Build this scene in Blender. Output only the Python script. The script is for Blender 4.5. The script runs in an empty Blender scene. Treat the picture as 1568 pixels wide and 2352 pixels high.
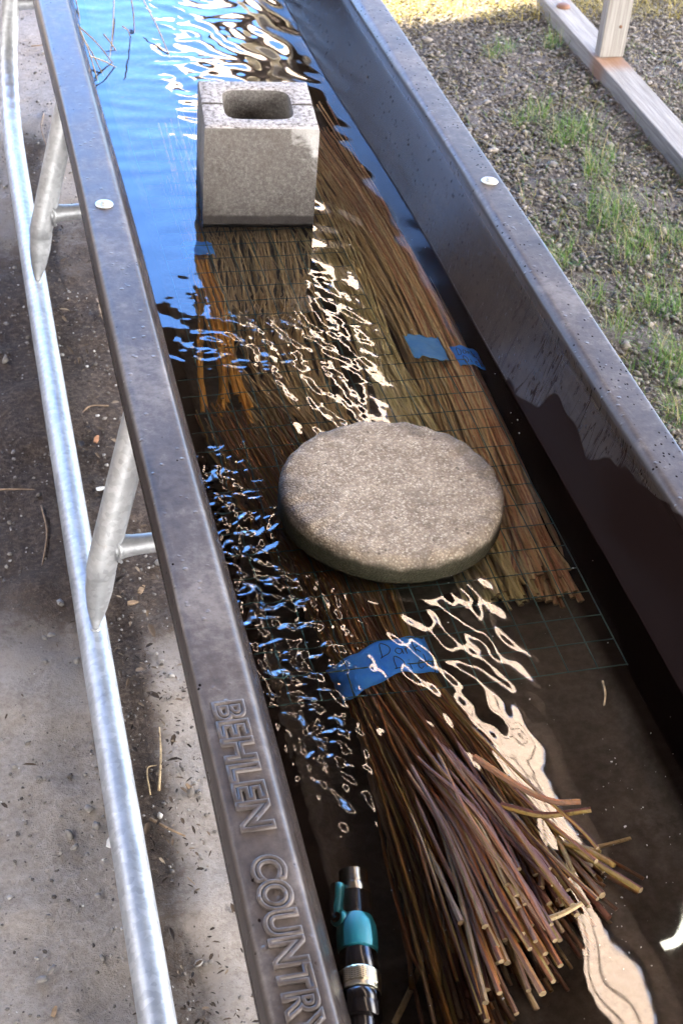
import bpy, math, random
import numpy as np
from mathutils import Vector, Matrix

scene = bpy.context.scene
col = scene.collection
rng = np.random.default_rng(7)
random.seed(7)
R_ = math.radians

# ------------------------------------------------------------------ camera, sky, sun, exposure
CAM_P = np.array([-0.3332, -0.9842, 1.2240])
CAM_M = np.array([[0.97052158, -0.23014739, 0.07155442],      # right
                  [0.08930756, 0.6191651, 0.78016584],        # up
                  [0.22385713, 0.75077743, -0.621467]])       # forward
FPX, CX, CY = 3604.145, 784.0, 1176.0
cam_d = bpy.data.cameras.new('camera')
cam = bpy.data.objects.new('camera', cam_d)
col.objects.link(cam)
m4 = Matrix.Identity(4)
for i in range(3):
    m4[i][0], m4[i][1], m4[i][2], m4[i][3] = CAM_M[0][i], CAM_M[1][i], -CAM_M[2][i], CAM_P[i]
cam.matrix_world = m4
cam_d.sensor_fit = 'HORIZONTAL'
cam_d.sensor_width = 36
cam_d.lens = 36 * FPX / 1568.0
cam_d.clip_start, cam_d.clip_end = 0.02, 500
cam_d.dof.use_dof = True
cam_d.dof.focus_distance = 1.85
cam_d.dof.aperture_fstop = 28
scene.camera = cam

SUN_DIR = Vector((-0.40, 0.467, 1.0)).normalized()            # towards the sun
sun_el = math.asin(SUN_DIR.z)
sun_az = math.atan2(SUN_DIR.x, SUN_DIR.y)
world = bpy.data.worlds.new("World")
scene.world = world
world.use_nodes = True
wn = world.node_tree
bg = wn.nodes['Background']
sky = wn.nodes.new('ShaderNodeTexSky')
sky.sky_type = 'NISHITA'
sky.sun_disc = False
sky.sun_elevation = sun_el
sky.sun_rotation = sun_az
sky.air_density = 1.0
sky.dust_density = 0.1
sky.ozone_density = 4.0

def wnode(typ, **kw):
    nd = wn.nodes.new(typ)
    for k_, v_ in kw.items(): setattr(nd, k_, v_)
    return nd


def wmath(op, a, b=0.0, clamp=False):
    nd = wnode('ShaderNodeMath', operation=op, use_clamp=clamp)
    for k_, v_ in enumerate((a, b)):
        if isinstance(v_, (int, float)): nd.inputs[k_].default_value = v_
        else: wn.links.new(v_, nd.inputs[k_])
    return nd.outputs[0]


def wmix(fac, a, b, mode='MIX'):
    nd = wnode('ShaderNodeMix', data_type='RGBA', blend_type=mode)
    for k_, v_ in ((0, fac), (6, a), (7, b)):
        if isinstance(v_, float): nd.inputs[k_].default_value = v_
        elif isinstance(v_, tuple): nd.inputs[k_].default_value = (*v_, 1)
        else: wn.links.new(v_, nd.inputs[k_])
    return nd.outputs[2]


# blue sky; unseen cloud added for neutral fill, kept clear ahead of the trough
wco = wnode('ShaderNodeTexCoord')
wnz = wnode('ShaderNodeTexNoise')
wnz.inputs['Scale'].default_value = 2.2; wnz.inputs['Detail'].default_value = 6; wnz.inputs['Roughness'].default_value = 0.6
wn.links.new(wco.outputs['Generated'], wnz.inputs['Vector'])
wdot = wnode('ShaderNodeVectorMath', operation='DOT_PRODUCT')
wn.links.new(wco.outputs['Generated'], wdot.inputs[0])
wdot.inputs[1].default_value = Vector((0.16, 0.90, 0.42)).normalized()
cl = wmath('ADD', wmath('MULTIPLY', wmath('SUBTRACT', 0.78, wdot.outputs['Value']), 2.2), wmath('MULTIPLY', wmath('SUBTRACT', wnz.outputs['Fac'], 0.5), 2.6))
cl = wmath('ADD', cl, 0.25, True)
blue = wmix(1.0, sky.outputs['Color'], (0.62, 0.84, 1.12), 'MULTIPLY')
wn.links.new(wmix(cl, blue, (8.3, 8.0, 7.75)), bg.inputs['Color'])
bg.inputs['Strength'].default_value = 0.15

sun_d = bpy.data.lights.new('sun', 'SUN')
sun_d.energy = 5.0
sun_d.angle = R_(0.5)
sun_d.color = (1.0, 0.88, 0.68)
sun = bpy.data.objects.new('sun', sun_d)
col.objects.link(sun)
sun.rotation_euler = SUN_DIR.to_track_quat('Z', 'Y').to_euler()
sun.location = (-3, 4, 8)

scene.view_settings.view_transform = 'Standard'
scene.view_settings.look = 'None'
scene.view_settings.exposure = 3.62
scene.view_settings.gamma = 1
scene.render.film_transparent = False
scene.cycles.max_bounces = 10
scene.cycles.transmission_bounces = 8
scene.cycles.glossy_bounces = 5
scene.cycles.diffuse_bounces = 4
scene.cycles.sample_clamp_indirect = 6.0

GZ = -0.60          # ground
WZ = -0.0994        # water surface
KR = 0.9576
RIMZ = CAM_P[2] * (1 - KR)      # top of the trough rim


def rim(x, y, z):
    """from the first survey of the rim to its place"""
    return CAM_P[0] + (x - CAM_P[0]) * KR, CAM_P[1] + (y - CAM_P[1]) * KR, RIMZ + z * KR


def spot(u, v, z):
    """ground position of a point of the photograph lying at height z (seen through the water when below it)"""
    d = CAM_M.T @ np.array([(u - CX) / FPX, -(v - CY) / FPX, 1.0])
    d = d / np.linalg.norm(d)
    return CAM_P + d * ((z - CAM_P[2]) / d[2])


def wet(u, v, z):
    P = spot(u, v, WZ)
    d = P - CAM_P
    d = d / np.linalg.norm(d)
    e = 1 / 1.33
    c = -d[2]
    t = e * d
    t[2] += e * c - math.sqrt(1 - e * e * (1 - c * c))
    return P + t * ((z - WZ) / t[2])


# ------------------------------------------------------------------ object helpers
def put(name, me, m=None, parent=None):
    o = bpy.data.objects.new(name, me)
    col.objects.link(o)
    if m is not None:
        me.materials.append(m)
    if parent is not None:
        o.parent = parent
    return o


def mesh(name, V, F, m=None, parent=None, smooth=True):
    me = bpy.data.meshes.new(name)
    if isinstance(F, np.ndarray):
        V = np.asarray(V, dtype=np.float32)
        n, k = F.shape
        me.vertices.add(len(V))
        me.vertices.foreach_set('co', V.ravel())
        me.loops.add(n * k)
        me.loops.foreach_set('vertex_index', F.astype(np.int32).ravel())
        me.polygons.add(n)
        me.polygons.foreach_set('loop_start', np.arange(0, n * k, k, dtype=np.int32))
        me.polygons.foreach_set('loop_total', np.full(n, k, dtype=np.int32))
        me.update(calc_edges=True)
    else:
        me.from_pydata([tuple(map(float, v)) for v in V], [], F)
        me.update()
    if smooth:
        me.polygons.foreach_set('use_smooth', np.ones(len(me.polygons), dtype=bool))
    return put(name, me, m, parent)


def tag(o, label=None, cat=None, group=None, kind=None):
    if label: o['label'] = label
    if cat: o['category'] = cat
    if group: o['group'] = group
    if kind: o['kind'] = kind
    return o


def empty(name, label, cat, loc=(0, 0, 0), group=None):
    o = bpy.data.objects.new(name, None)
    o.empty_display_size = 0.1
    col.objects.link(o)
    o.location = loc
    return tag(o, label, cat, group)


class MB:
    def __init__(self):
        self.V, self.F = [], []

    def add(self, V, F):
        b = len(self.V)
        self.V += [tuple(v) for v in V]
        self.F += [tuple(b + i for i in f) for f in F]

    def box(self, x0, x1, y0, y1, z0, z1):
        v = [(x, y, z) for z in (z0, z1) for y in (y0, y1) for x in (x0, x1)]
        self.add(v, [(0, 2, 3, 1), (4, 5, 7, 6), (0, 1, 5, 4), (2, 6, 7, 3), (0, 4, 6, 2), (1, 3, 7, 5)])

    def tube(self, P, r, seg=8, cap=True, squash=None):
        P = np.asarray(P, float)
        n = len(P)
        r = np.broadcast_to(np.asarray(r, float), (n,))
        T = np.gradient(P, axis=0)
        T /= np.linalg.norm(T, axis=1)[:, None] + 1e-12
        ref = np.array([0, 0, 1.0]) if abs(T[0][2]) < 0.9 else np.array([1.0, 0, 0])
        N = np.cross(T[0], ref); N /= np.linalg.norm(N)
        V = []
        for i in range(n):
            N = N - T[i] * (N @ T[i]); N /= np.linalg.norm(N) + 1e-12
            B = np.cross(T[i], N)
            for k in range(seg):
                a = 2 * math.pi * k / seg
                V.append(P[i] + r[i] * (math.cos(a) * N + math.sin(a) * B))
        F = [(i * seg + k, i * seg + (k + 1) % seg, (i + 1) * seg + (k + 1) % seg, (i + 1) * seg + k)
             for i in range(n - 1) for k in range(seg)]
        if cap:
            F.append(tuple(reversed(range(seg))))
            F.append(tuple((n - 1) * seg + k for k in range(seg)))
        self.add(V, F)

    def lathe(self, prof, origin, axis, seg=28, cap=True):
        """prof: list of (distance along axis, radius)"""
        a = Vector(axis).normalized()
        n = a.orthogonal().normalized()
        b = a.cross(n)
        o = Vector(origin)
        V, F = [], []
        for s, r in prof:
            for k in range(seg):
                t = 2 * math.pi * k / seg
                V.append(o + a * s + (n * math.cos(t) + b * math.sin(t)) * r)
        for i in range(len(prof) - 1):
            for k in range(seg):
                F.append((i * seg + k, i * seg + (k + 1) % seg, (i + 1) * seg + (k + 1) % seg, (i + 1) * seg + k))
        if cap:
            F.append(tuple(reversed(range(seg))))
            F.append(tuple((len(prof) - 1) * seg + k for k in range(seg)))
        self.add(V, F)

    def obj(self, name, m, parent=None, smooth=True, angle=40):
        o = mesh(name, self.V, self.F, m, parent, smooth)
        if smooth and angle:
            o.data.set_sharp_from_angle(angle=R_(angle))
        return o


def bevel(o, w, seg=2):
    b = o.modifiers.new('bevel', 'BEVEL')
    b.width = w; b.segments = seg; b.limit_method = 'ANGLE'; b.angle_limit = R_(35)
    return o


def spline(P, n):
    """Catmull-Rom through the points, n samples"""
    P = np.asarray(P, float)
    Q = np.vstack([2 * P[0] - P[1], P, 2 * P[-1] - P[-2]])
    ts = np.linspace(0, len(P) - 1 - 1e-6, n)
    out = []
    for t in ts:
        i = int(t); f = t - i
        a, b, c, d = Q[i], Q[i + 1], Q[i + 2], Q[i + 3]
        out.append(0.5 * (2 * b + (c - a) * f + (2 * a - 5 * b + 4 * c - d) * f * f + (3 * b - a - 3 * c + d) * f ** 3))
    return np.array(out)


# ------------------------------------------------------------------ material helpers
class NT:
    def __init__(self, name):
        self.m = bpy.data.materials.new(name)
        self.m.use_nodes = True
        self.t = self.m.node_tree
        self.b = self.t.nodes['Principled BSDF']
        self.out = self.t.nodes['Material Output']

    def n(self, typ, **kw):
        nd = self.t.nodes.new(typ)
        for k, v in kw.items():
            if k.startswith('i_'):
                nd.inputs[k[2:].replace('_', ' ')].default_value = v
            else:
                setattr(nd, k, v)
        return nd

    def l(self, a, b):
        self.t.links.new(a, b)

    def coord(self, which='Object', scale=None):
        c = self.n('ShaderNodeTexCoord')
        if scale is None:
            return c.outputs[which]
        mp = self.n('ShaderNodeMapping')
        mp.inputs['Scale'].default_value = scale
        self.l(c.outputs[which], mp.inputs['Vector'])
        return mp.outputs['Vector']

    def noise(self, vec, scale, detail=4, rough=0.6, dist=0.0):
        nd = self.n('ShaderNodeTexNoise')
        nd.inputs['Scale'].default_value = scale
        nd.inputs['Detail'].default_value = detail
        nd.inputs['Roughness'].default_value = rough
        nd.inputs['Distortion'].default_value = dist
        if vec is not None: self.l(vec, nd.inputs['Vector'])
        return nd.outputs['Fac']

    def voro(self, vec, scale, feature='F1', out='Distance'):
        nd = self.n('ShaderNodeTexVoronoi', feature=feature)
        nd.inputs['Scale'].default_value = scale
        if vec is not None: self.l(vec, nd.inputs['Vector'])
        return nd.outputs[out]

    def ramp(self, fac, stops, interp='LINEAR'):
        nd = self.n('ShaderNodeValToRGB')
        r = nd.color_ramp
        r.interpolation = interp
        while len(r.elements) < len(stops): r.elements.new(0.5)
        for e, (p, c) in zip(r.elements, stops):
            e.position = p
            e.color = (c, c, c, 1) if isinstance(c, (int, float)) else (*c, 1)
        self.l(fac, nd.inputs['Fac'])
        return nd.outputs['Color']

    def mix(self, fac, a, b, mode='MIX'):
        nd = self.n('ShaderNodeMix', data_type='RGBA', blend_type=mode)
        for k, v in ((0, fac), (6, a), (7, b)):
            s = nd.inputs[k]
            if isinstance(v, (int, float)): s.default_value = (v, v, v, 1) if k else v
            elif isinstance(v, tuple): s.default_value = (*v, 1)
            else: self.l(v, s)
        return nd.outputs[2]

    def math(self, op, a, b=0.0, clamp=False):
        nd = self.n('ShaderNodeMath', operation=op, use_clamp=clamp)
        for s, v in ((nd.inputs[0], a), (nd.inputs[1], b)):
            if isinstance(v, (int, float)): s.default_value = v
            else: self.l(v, s)
        return nd.outputs[0]

    def xyz(self, which='Object'):
        s = self.n('ShaderNodeSeparateXYZ')
        self.l(self.coord(which), s.inputs[0])
        return s.outputs

    def maprange(self, v, a, b, c=0.0, d=1.0, smooth=True):
        nd = self.n('ShaderNodeMapRange')
        if smooth: nd.interpolation_type = 'SMOOTHSTEP'
        self.l(v, nd.inputs['Value'])
        for k, x in zip(('From Min', 'From Max', 'To Min', 'To Max'), (a, b, c, d)):
            nd.inputs[k].default_value = x
        return nd.outputs[0]

    def bump(self, h, strength=0.3, dist=0.002):
        nd = self.n('ShaderNodeBump')
        nd.inputs['Strength'].default_value = strength
        nd.inputs['Distance'].default_value = dist
        self.l(h, nd.inputs['Height'])
        self.l(nd.outputs['Normal'], self.b.inputs['Normal'])
        return nd

    def set(self, color=None, rough=None, metal=None, spec=None):
        for key, v in (('Base Color', color), ('Roughness', rough), ('Metallic', metal), ('Specular IOR Level', spec)):
            if v is None: continue
            s = self.b.inputs[key]
            if isinstance(v, (int, float)): s.default_value = v
            elif isinstance(v, tuple): s.default_value = (*v, 1)
            else: self.l(v, s)
        return self.m


def mat_plain(name, c, rough=0.5, metal=0.0, spec=0.5, var=0.12, scale=60, bump=0.0):
    t = NT(name)
    f = t.noise(t.coord(), scale)
    lo = tuple(x * (1 - var) for x in c); hi = tuple(min(1, x * (1 + var)) for x in c)
    t.set(t.ramp(f, [(0.3, lo), (0.7, hi)]), rough, metal, spec)
    if bump: t.bump(f, bump, 0.001)
    return t.m


def mat_trough():
    t = NT('recycled_black_plastic')
    x, y, z = t.xyz()
    v = t.coord()
    cloud = t.noise(v, 9, 5, 0.65)
    grain = t.noise(v, 140, 4, 0.7)
    base = t.ramp(cloud, [(0.3, (0.030, 0.024, 0.025)), (0.5, (0.052, 0.044, 0.045)), (0.72, (0.085, 0.075, 0.077))])
    base = t.mix(0.35, base, t.ramp(grain, [(0.35, (0.02, 0.017, 0.018)), (0.7, (0.12, 0.105, 0.10))]))
    base = t.mix(t.maprange(z, RIMZ - .009, RIMZ - .002), t.mix(0.82, base, (0.013, 0.0085, 0.0072)), t.mix(0.62, base, t.ramp(t.mix(0.45, cloud, t.noise(v, 60, 5, 0.75)), [(0.36, (0.050, 0.040, 0.039)), (0.5, (0.108, 0.086, 0.076)), (0.64, (0.25, 0.215, 0.195))])))  # rim top paler, walls darker: wear plus sky sheen put into the colour
    near_pale = t.math('MULTIPLY', t.maprange(y, 1.75, 0.9), t.maprange(z, RIMZ - .002, RIMZ - .009))  # dry wall paler towards the near end
    base = t.mix(t.math('MULTIPLY', near_pale, t.ramp(t.noise(v, 24, 5, 0.75), [(0.35, 0.25), (0.65, 0.85)])), base, (0.034, 0.027, 0.0245))
    # dusty film, scuffs along the wall
    sc = t.noise(t.coord('Object', (18, 3, 40)), 5, 5, 0.7, 0.6)
    base = t.mix(t.math('MULTIPLY', t.ramp(sc, [(0.55, 0.0), (0.75, 1.0)]), 0.4), base, t.mix(t.maprange(z, RIMZ - .009, RIMZ - .002), (0.045, 0.037, 0.034), (0.16, 0.145, 0.14)))
    # dark elongated water spots
    sp = t.voro(t.coord('Object', (60, 42, 24)), 2.0)
    drops = t.ramp(sp, [(0.14, 1.0), (0.22, 0.0)])
    sel = t.math('MULTIPLY', t.ramp(t.noise(v, 16, 2), [(0.42, 0.0), (0.52, 1.0)]), t.mix(t.maprange(x, 0.3, 0.4), 0.0, 1.0))
    sel = t.math('MAXIMUM', sel, t.ramp(t.noise(v, 26, 2), [(0.60, 0.0), (0.66, 1.0)]))
    drops = t.math('MULTIPLY', drops, sel)
    # wet area on the near part of the right wall
    wob = t.noise(v, 6, 2, 0.5, 0.4)
    line = t.math('ADD', t.math('MULTIPLY', y, -0.19), t.math('MULTIPLY', t.math('SUBTRACT', wob, 0.5), 0.10))
    line = t.math('ADD', t.math('MULTIPLY', t.math('ADD', line, 0.075 - WZ), 1.47), WZ)
    wetm = t.maprange(t.math('SUBTRACT', line, z), -0.001, 0.003)
    right = t.maprange(x, 0.35, 0.40)
    wetm = t.math('MULTIPLY', wetm, right)
    # water running down in threads
    run = t.noise(t.coord('Object', (1, 9, 1.3)), 4.2, 3, 0.5, 1.4)
    run = t.ramp(run, [(0.485, 0.0), (0.497, 1.0), (0.512, 1.0), (0.524, 0.0)])
    run = t.math('MULTIPLY', t.math('MULTIPLY', run, right), t.maprange(y, 1.15, 0.8))
    run = t.math('MULTIPLY', run, t.maprange(z, RIMZ - .006, RIMZ - .025))
    wetm = t.math('MAXIMUM', t.math('MAXIMUM', wetm, drops), run)
    under = t.maprange(z, WZ + 0.004, WZ - 0.002)
    wetm = t.math('MAXIMUM', wetm, under)
    floor = t.maprange(z, -0.195, -0.225)
    silt = t.ramp(t.noise(v, 8, 6, 0.7), [(0.35, (0.085, 0.070, 0.060)), (0.55, (0.135, 0.113, 0.098)), (0.75, (0.23, 0.20, 0.175))])
    silt = t.mix(0.3, silt, t.ramp(t.noise(v, 90, 5, 0.7), [(0.4, (0.03, 0.028, 0.026)), (0.75, (0.2, 0.18, 0.17))]))
    c = t.mix(wetm, base, (0.011, 0.0065, 0.006))
    c = t.mix(floor, c, silt)
    t_wet = wetm
    rough = t.mix(wetm, t.mix(t.maprange(z, RIMZ - .03, RIMZ - .004), 0.27, t.ramp(cloud, [(0.3, 0.36), (0.7, 0.52)])), 0.22)
    rough = t.mix(under, rough, 0.9)
    t_spec = 0.11
    t.set(c, rough, 0.0, t.math('MULTIPLY', t.math('MULTIPLY', t.maprange(z, RIMZ - .05, RIMZ - .004, t_spec, 0.36), t.maprange(t_wet, 0, 1, 1.0, 0.08)), t.maprange(z, WZ - .002, WZ + .004, 0.1, 1.0)))
    beads = t.ramp(t.voro(v, 75), [(0.12, 1.0), (0.26, 0.0)])
    beads = t.math('MULTIPLY', beads, t.ramp(t.noise(v, 30, 2), [(0.5, 0.0), (0.6, 1.0)]))
    dry = t.math('SUBTRACT', 1.0, wetm)
    h = t.math('MULTIPLY', t.math('ADD', t.math('MULTIPLY', grain, 0.35), t.math('MULTIPLY', beads, 1.2)), dry)
    t.bump(h, 0.55, 0.0012)
    return t.m


def mat_galv():
    t = NT('galvanized_steel')
    v = t.coord()
    big = t.noise(v, 14, 5, 0.7)
    sp = t.voro(v, 120, 'F1', 'Color')
    c = t.ramp(big, [(0.3, (0.33, 0.34, 0.355)), (0.6, (0.45, 0.465, 0.485)), (0.8, (0.54, 0.555, 0.575))])
    sps = t.n('ShaderNodeSeparateColor'); t.l(sp, sps.inputs[0])
    c = t.mix(0.30, c, t.ramp(sps.outputs[0], [(0.0, (0.26, 0.27, 0.285)), (1.0, (0.66, 0.67, 0.69))]))
    dirt = t.noise(t.coord('Object', (30, 6, 30)), 2.2, 5, 0.75)
    dm = t.ramp(dirt, [(0.58, 0.0), (0.72, 1.0)])
    c = t.mix(t.math('MULTIPLY', dm, 0.5), c, (0.33, 0.30, 0.27))
    rough = t.ramp(big, [(0.3, 0.42), (0.75, 0.60)])
    metal = t.math('SUBTRACT', 0.75, t.math('MULTIPLY', dm, 0.5))
    t.set(c, rough, metal)
    t.bump(t.noise(v, 220, 3, 0.6), 0.12, 0.001)
    return t.m


def mat_concrete():
    t = NT('block_concrete')
    v = t.coord()
    x, y, z = t.xyz()
    n1 = t.noise(v, 14, 5, 0.65)
    n2 = t.noise(v, 190, 4, 0.8)
    c = t.ramp(n1, [(0.3, (0.11, 0.098, 0.09)), (0.7, (0.20, 0.183, 0.17))])
    c = t.mix(0.55, c, t.ramp(n2, [(0.32, (0.036, 0.033, 0.031)), (0.5, (0.135, 0.127, 0.122)), (0.7, (0.31, 0.298, 0.288))]))
    pore = t.ramp(t.voro(v, 150), [(0.10, 1.0), (0.20, 0.0)])
    pore = t.math('MULTIPLY', pore, t.ramp(t.noise(v, 45, 2), [(0.45, 0.0), (0.6, 0.8)]))
    c = t.mix(pore, c, (0.035, 0.03, 0.028))
    # coarse top face, overhead light put into its paler tone; dried lime top right
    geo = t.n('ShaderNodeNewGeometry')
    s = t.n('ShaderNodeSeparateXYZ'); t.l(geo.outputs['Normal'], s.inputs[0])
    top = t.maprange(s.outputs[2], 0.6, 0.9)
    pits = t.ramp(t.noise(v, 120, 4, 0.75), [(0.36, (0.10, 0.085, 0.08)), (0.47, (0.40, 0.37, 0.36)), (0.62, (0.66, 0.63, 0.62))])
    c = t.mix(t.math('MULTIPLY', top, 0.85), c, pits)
    sx = t.math('SUBTRACT', t.math('ADD', x, t.math('MULTIPLY', z, 0.8)), 0.02)
    lime = t.math('ADD', sx, t.math('MULTIPLY', t.math('SUBTRACT', t.noise(v, 22, 4, 0.6, 0.5), 0.5), 0.16))
    lime = t.math('MULTIPLY', t.maprange(lime, 0.018, 0.045), t.maprange(y, -0.085, -0.092))
    c = t.mix(t.math('MULTIPLY', lime, 0.75), c, (0.60, 0.59, 0.58))
    zz = t.math('ADD', z, t.math('MULTIPLY', t.math('SUBTRACT', t.noise(v, 20, 3), 0.5), 0.012))
    damp = t.maprange(zz, -0.1600, -0.1660)
    c = t.mix(t.math('MULTIPLY', damp, 0.92), c, (0.040, 0.035, 0.034))
    c = t.mix(t.math('MULTIPLY', t.ramp(t.noise(v, 5, 4, 0.65), [(0.42, 0.0), (0.66, 0.55)]), t.math('SUBTRACT', 1.0, top)), c, (0.11, 0.095, 0.082))
    t.set(c, t.mix(damp, 0.92, 0.6), 0.0, 0.2)
    t.bump(t.math('ADD', n2, t.math('MULTIPLY', t.noise(v, 80, 4, 0.7), 0.8)), 0.75, 0.003)
    return t.m


def mat_paver():
    t = NT('exposed_aggregate')
    v = t.coord()
    x, y, z = t.xyz()
    n1 = t.noise(v, 13, 5, 0.6)
    g = t.voro(v, 330, 'F1', 'Color')
    gs = t.n('ShaderNodeSeparateColor'); t.l(g, gs.inputs[0])
    d = t.voro(v, 330)
    c = t.ramp(gs.outputs[0], [(0.0, (0.12, 0.09, 0.065)), (0.35, (0.31, 0.245, 0.18)), (0.7, (0.47, 0.385, 0.295)), (1.0, (0.74, 0.66, 0.55))])
    c = t.mix(t.ramp(d, [(0.25, 0.0), (0.7, 0.7)]), c, (0.15, 0.125, 0.105))
    c = t.mix(0.42, c, t.ramp(t.noise(v, 26, 5, 0.7), [(0.33, (0.17, 0.13, 0.095)), (0.65, (0.50, 0.42, 0.33))]))
    pit = t.math('MULTIPLY', t.ramp(t.voro(v, 85), [(0.12, 1.0), (0.24, 0.0)]), t.ramp(t.noise(v, 30, 2), [(0.50, 0.0), (0.62, 0.8)]))
    c = t.mix(pit, c, (0.07, 0.055, 0.042))
    rad_ = t.n('ShaderNodeVectorMath', operation='LENGTH'); t.l(v, rad_.inputs[0])
    rim_ = t.maprange(rad_.outputs['Value'], 0.10, 0.148, 0.0, 0.16)
    st = t.ramp(t.math('ADD', t.noise(v, 11, 4, 0.6), rim_), [(0.58, 0.0), (0.70, 1.0)])
    c = t.mix(t.math('MULTIPLY', st, 0.6), c, (0.12, 0.10, 0.085))
    # damp algae on the side near the water
    zz = t.math('ADD', z, t.math('MULTIPLY', t.math('SUBTRACT', t.noise(v, 30, 3), 0.5), 0.022))
    damp = t.maprange(zz, -0.004, -0.020)
    c = t.mix(t.math('MULTIPLY', damp, 0.92), c, (0.030, 0.031, 0.016))
    t.set(c, t.mix(damp, 0.9, 0.6), 0.0, 0.2)
    t.bump(t.math('ADD', t.math('MULTIPLY', d, -1.0), t.noise(v, 120, 3)), 0.7, 0.002)
    return t.m


def mat_rod(name, ramp_stops, wetness=0.3, rough=(0.36, 0.62)):
    t = NT(name)
    info = t.n('ShaderNodeObjectInfo')
    v = t.coord('Object')
    r = info.outputs['Random']
    al = t.noise(t.coord('Object', (1, 0.22, 1)), 38, 4, 0.65)
    isl = t.n('ShaderNodeNewGeometry')
    r = t.math('FRACT', t.math('ADD', r, isl.outputs['Random Per Island']))
    f = t.math('ADD', t.math('MULTIPLY', r, 0.72), t.math('MULTIPLY', al, 0.56))
    f = t.math('SUBTRACT', f, 0.14)
    c = t.ramp(f, ramp_stops)
    fl = t.noise(t.coord('Object', (3, 0.6, 3)), 90, 3, 0.7)
    c = t.mix(t.math('MULTIPLY', t.ramp(fl, [(0.52, 0.0), (0.70, 1.0)]), 0.45), c, (0.035, 0.022, 0.018))
    t.set(c, t.ramp(fl, [(0.3, rough[0]), (0.7, rough[1])]), 0.0, 0.3)
    t.bump(fl, 0.8, 0.0016)
    return t.m


def mat_water():
    t = NT('pond_water')
    t.t.nodes.remove(t.b)
    rf = t.n('ShaderNodeBsdfRefraction')
    rf.inputs['IOR'].default_value = 1.33
    rf.inputs['Roughness'].default_value = 0.0
    rf.inputs['Color'].default_value = (1.0, 0.985, 0.95, 1)
    gl = t.n('ShaderNodeBsdfGlossy')
    gl.inputs['Roughness'].default_value = 0.02
    gl.inputs['Color'].default_value = (1, 1, 1, 1)
    fr = t.n('ShaderNodeFresnel')
    geo = t.n('ShaderNodeNewGeometry')
    ior = t.n('ShaderNodeMapRange')
    t.l(geo.outputs['Backfacing'], ior.inputs['Value'])
    ior.inputs['To Min'].default_value = 1.52; ior.inputs['To Max'].default_value = 1.33
    t.l(ior.outputs[0], fr.inputs['IOR'])
    mx = t.n('ShaderNodeMixShader')
    t.l(fr.outputs[0], mx.inputs[0]); t.l(rf.outputs[0], mx.inputs[1]); t.l(gl.outputs[0], mx.inputs[2])
    t.l(mx.outputs[0], t.out.inputs['Surface'])
    return t.m


def mat_ground():
    t = NT('dirt_and_dust')
    x, y, z = t.xyz()
    v = t.coord()
    n0 = t.noise(v, 2.6, 5, 0.6)
    n1 = t.noise(v, 12, 6, 0.7)
    n2 = t.noise(v, 90, 5, 0.75)
    n3 = t.noise(v, 420, 3, 0.7)
    pale = t.ramp(n1, [(0.25, (0.21, 0.172, 0.148)), (0.5, (0.31, 0.265, 0.23)), (0.75, (0.40, 0.35, 0.31))])
    pale = t.mix(0.45, pale, t.ramp(n2, [(0.3, (0.10, 0.085, 0.075)), (0.5, (0.29, 0.26, 0.235)), (0.72, (0.46, 0.42, 0.39))]))
    soil = t.ramp(n2, [(0.3, (0.015, 0.0095, 0.0065)), (0.5, (0.050, 0.034, 0.025)), (0.7, (0.125, 0.092, 0.072))])
    # dark damp soil between the skid and the tank and over the middle stretch; bare dust elsewhere
    a = t.math('MULTIPLY', t.maprange(y, 0.70, 1.15), t.maprange(y, 2.9, 2.0))
    b = t.math('MULTIPLY', t.maprange(x, -0.20, -0.15), t.maprange(x, -0.03, -0.13))
    b = t.math('MULTIPLY', b, t.math('MULTIPLY', t.maprange(y, -0.3, 0.8, 0.35, 1.0), t.maprange(y, 3.4, 2.4)))
    dm = t.math('MAXIMUM', t.math('MULTIPLY', a, 0.92), b)
    dm = t.math('ADD', dm, t.math('MULTIPLY', t.math('SUBTRACT', n1, 0.5), 0.9))
    dm = t.math('ADD', dm, t.math('MULTIPLY', t.math('SUBTRACT', n0, 0.5), 0.9))
    dm = t.math('ADD', dm, t.math('MULTIPLY', t.math('SUBTRACT', n2, 0.5), 1.1))
    dm = t.maprange(dm, 0.22, 0.85)
    left = t.maprange(x, 0.55, 0.35)
    c = t.mix(t.math('MULTIPLY', dm, 0.94), pale, soil)
    grit = t.ramp(n2, [(0.3, (0.03, 0.025, 0.022)), (0.5, (0.10, 0.085, 0.075)), (0.72, (0.20, 0.175, 0.155))])
    c = t.mix(left, grit, c)
    fleck = t.ramp(n3, [(0.66, 0.0), (0.74, 1.0)])
    c = t.mix(t.math('MULTIPLY', fleck, 0.6), c, (0.55, 0.52, 0.50))
    t.set(c, 0.95, 0.0, 0.2)
    t.bump(t.math('ADD', t.math('ADD', n2, t.math('MULTIPLY', n1, 0.8)), t.math('MULTIPLY', n3, 0.4)), 0.75, 0.008)
    return t.m


def mat_random(name, stops, rough=0.8, scale=150, spec=0.3, bump=0.3):
    """colour that varies from piece to piece of a scatter (per loose piece)"""
    t = NT(name)
    g = t.n('ShaderNodeNewGeometry')
    c = t.ramp(g.outputs['Random Per Island'], stops)
    f = t.noise(t.coord(), scale, 4, 0.7)
    c = t.mix(0.3, c, t.ramp(f, [(0.3, (0.02, 0.02, 0.02)), (0.7, (0.5, 0.48, 0.46))]), 'OVERLAY')
    t.set(c, rough, 0.0, spec)
    if bump: t.bump(f, bump, 0.002)
    return t.m


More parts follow.
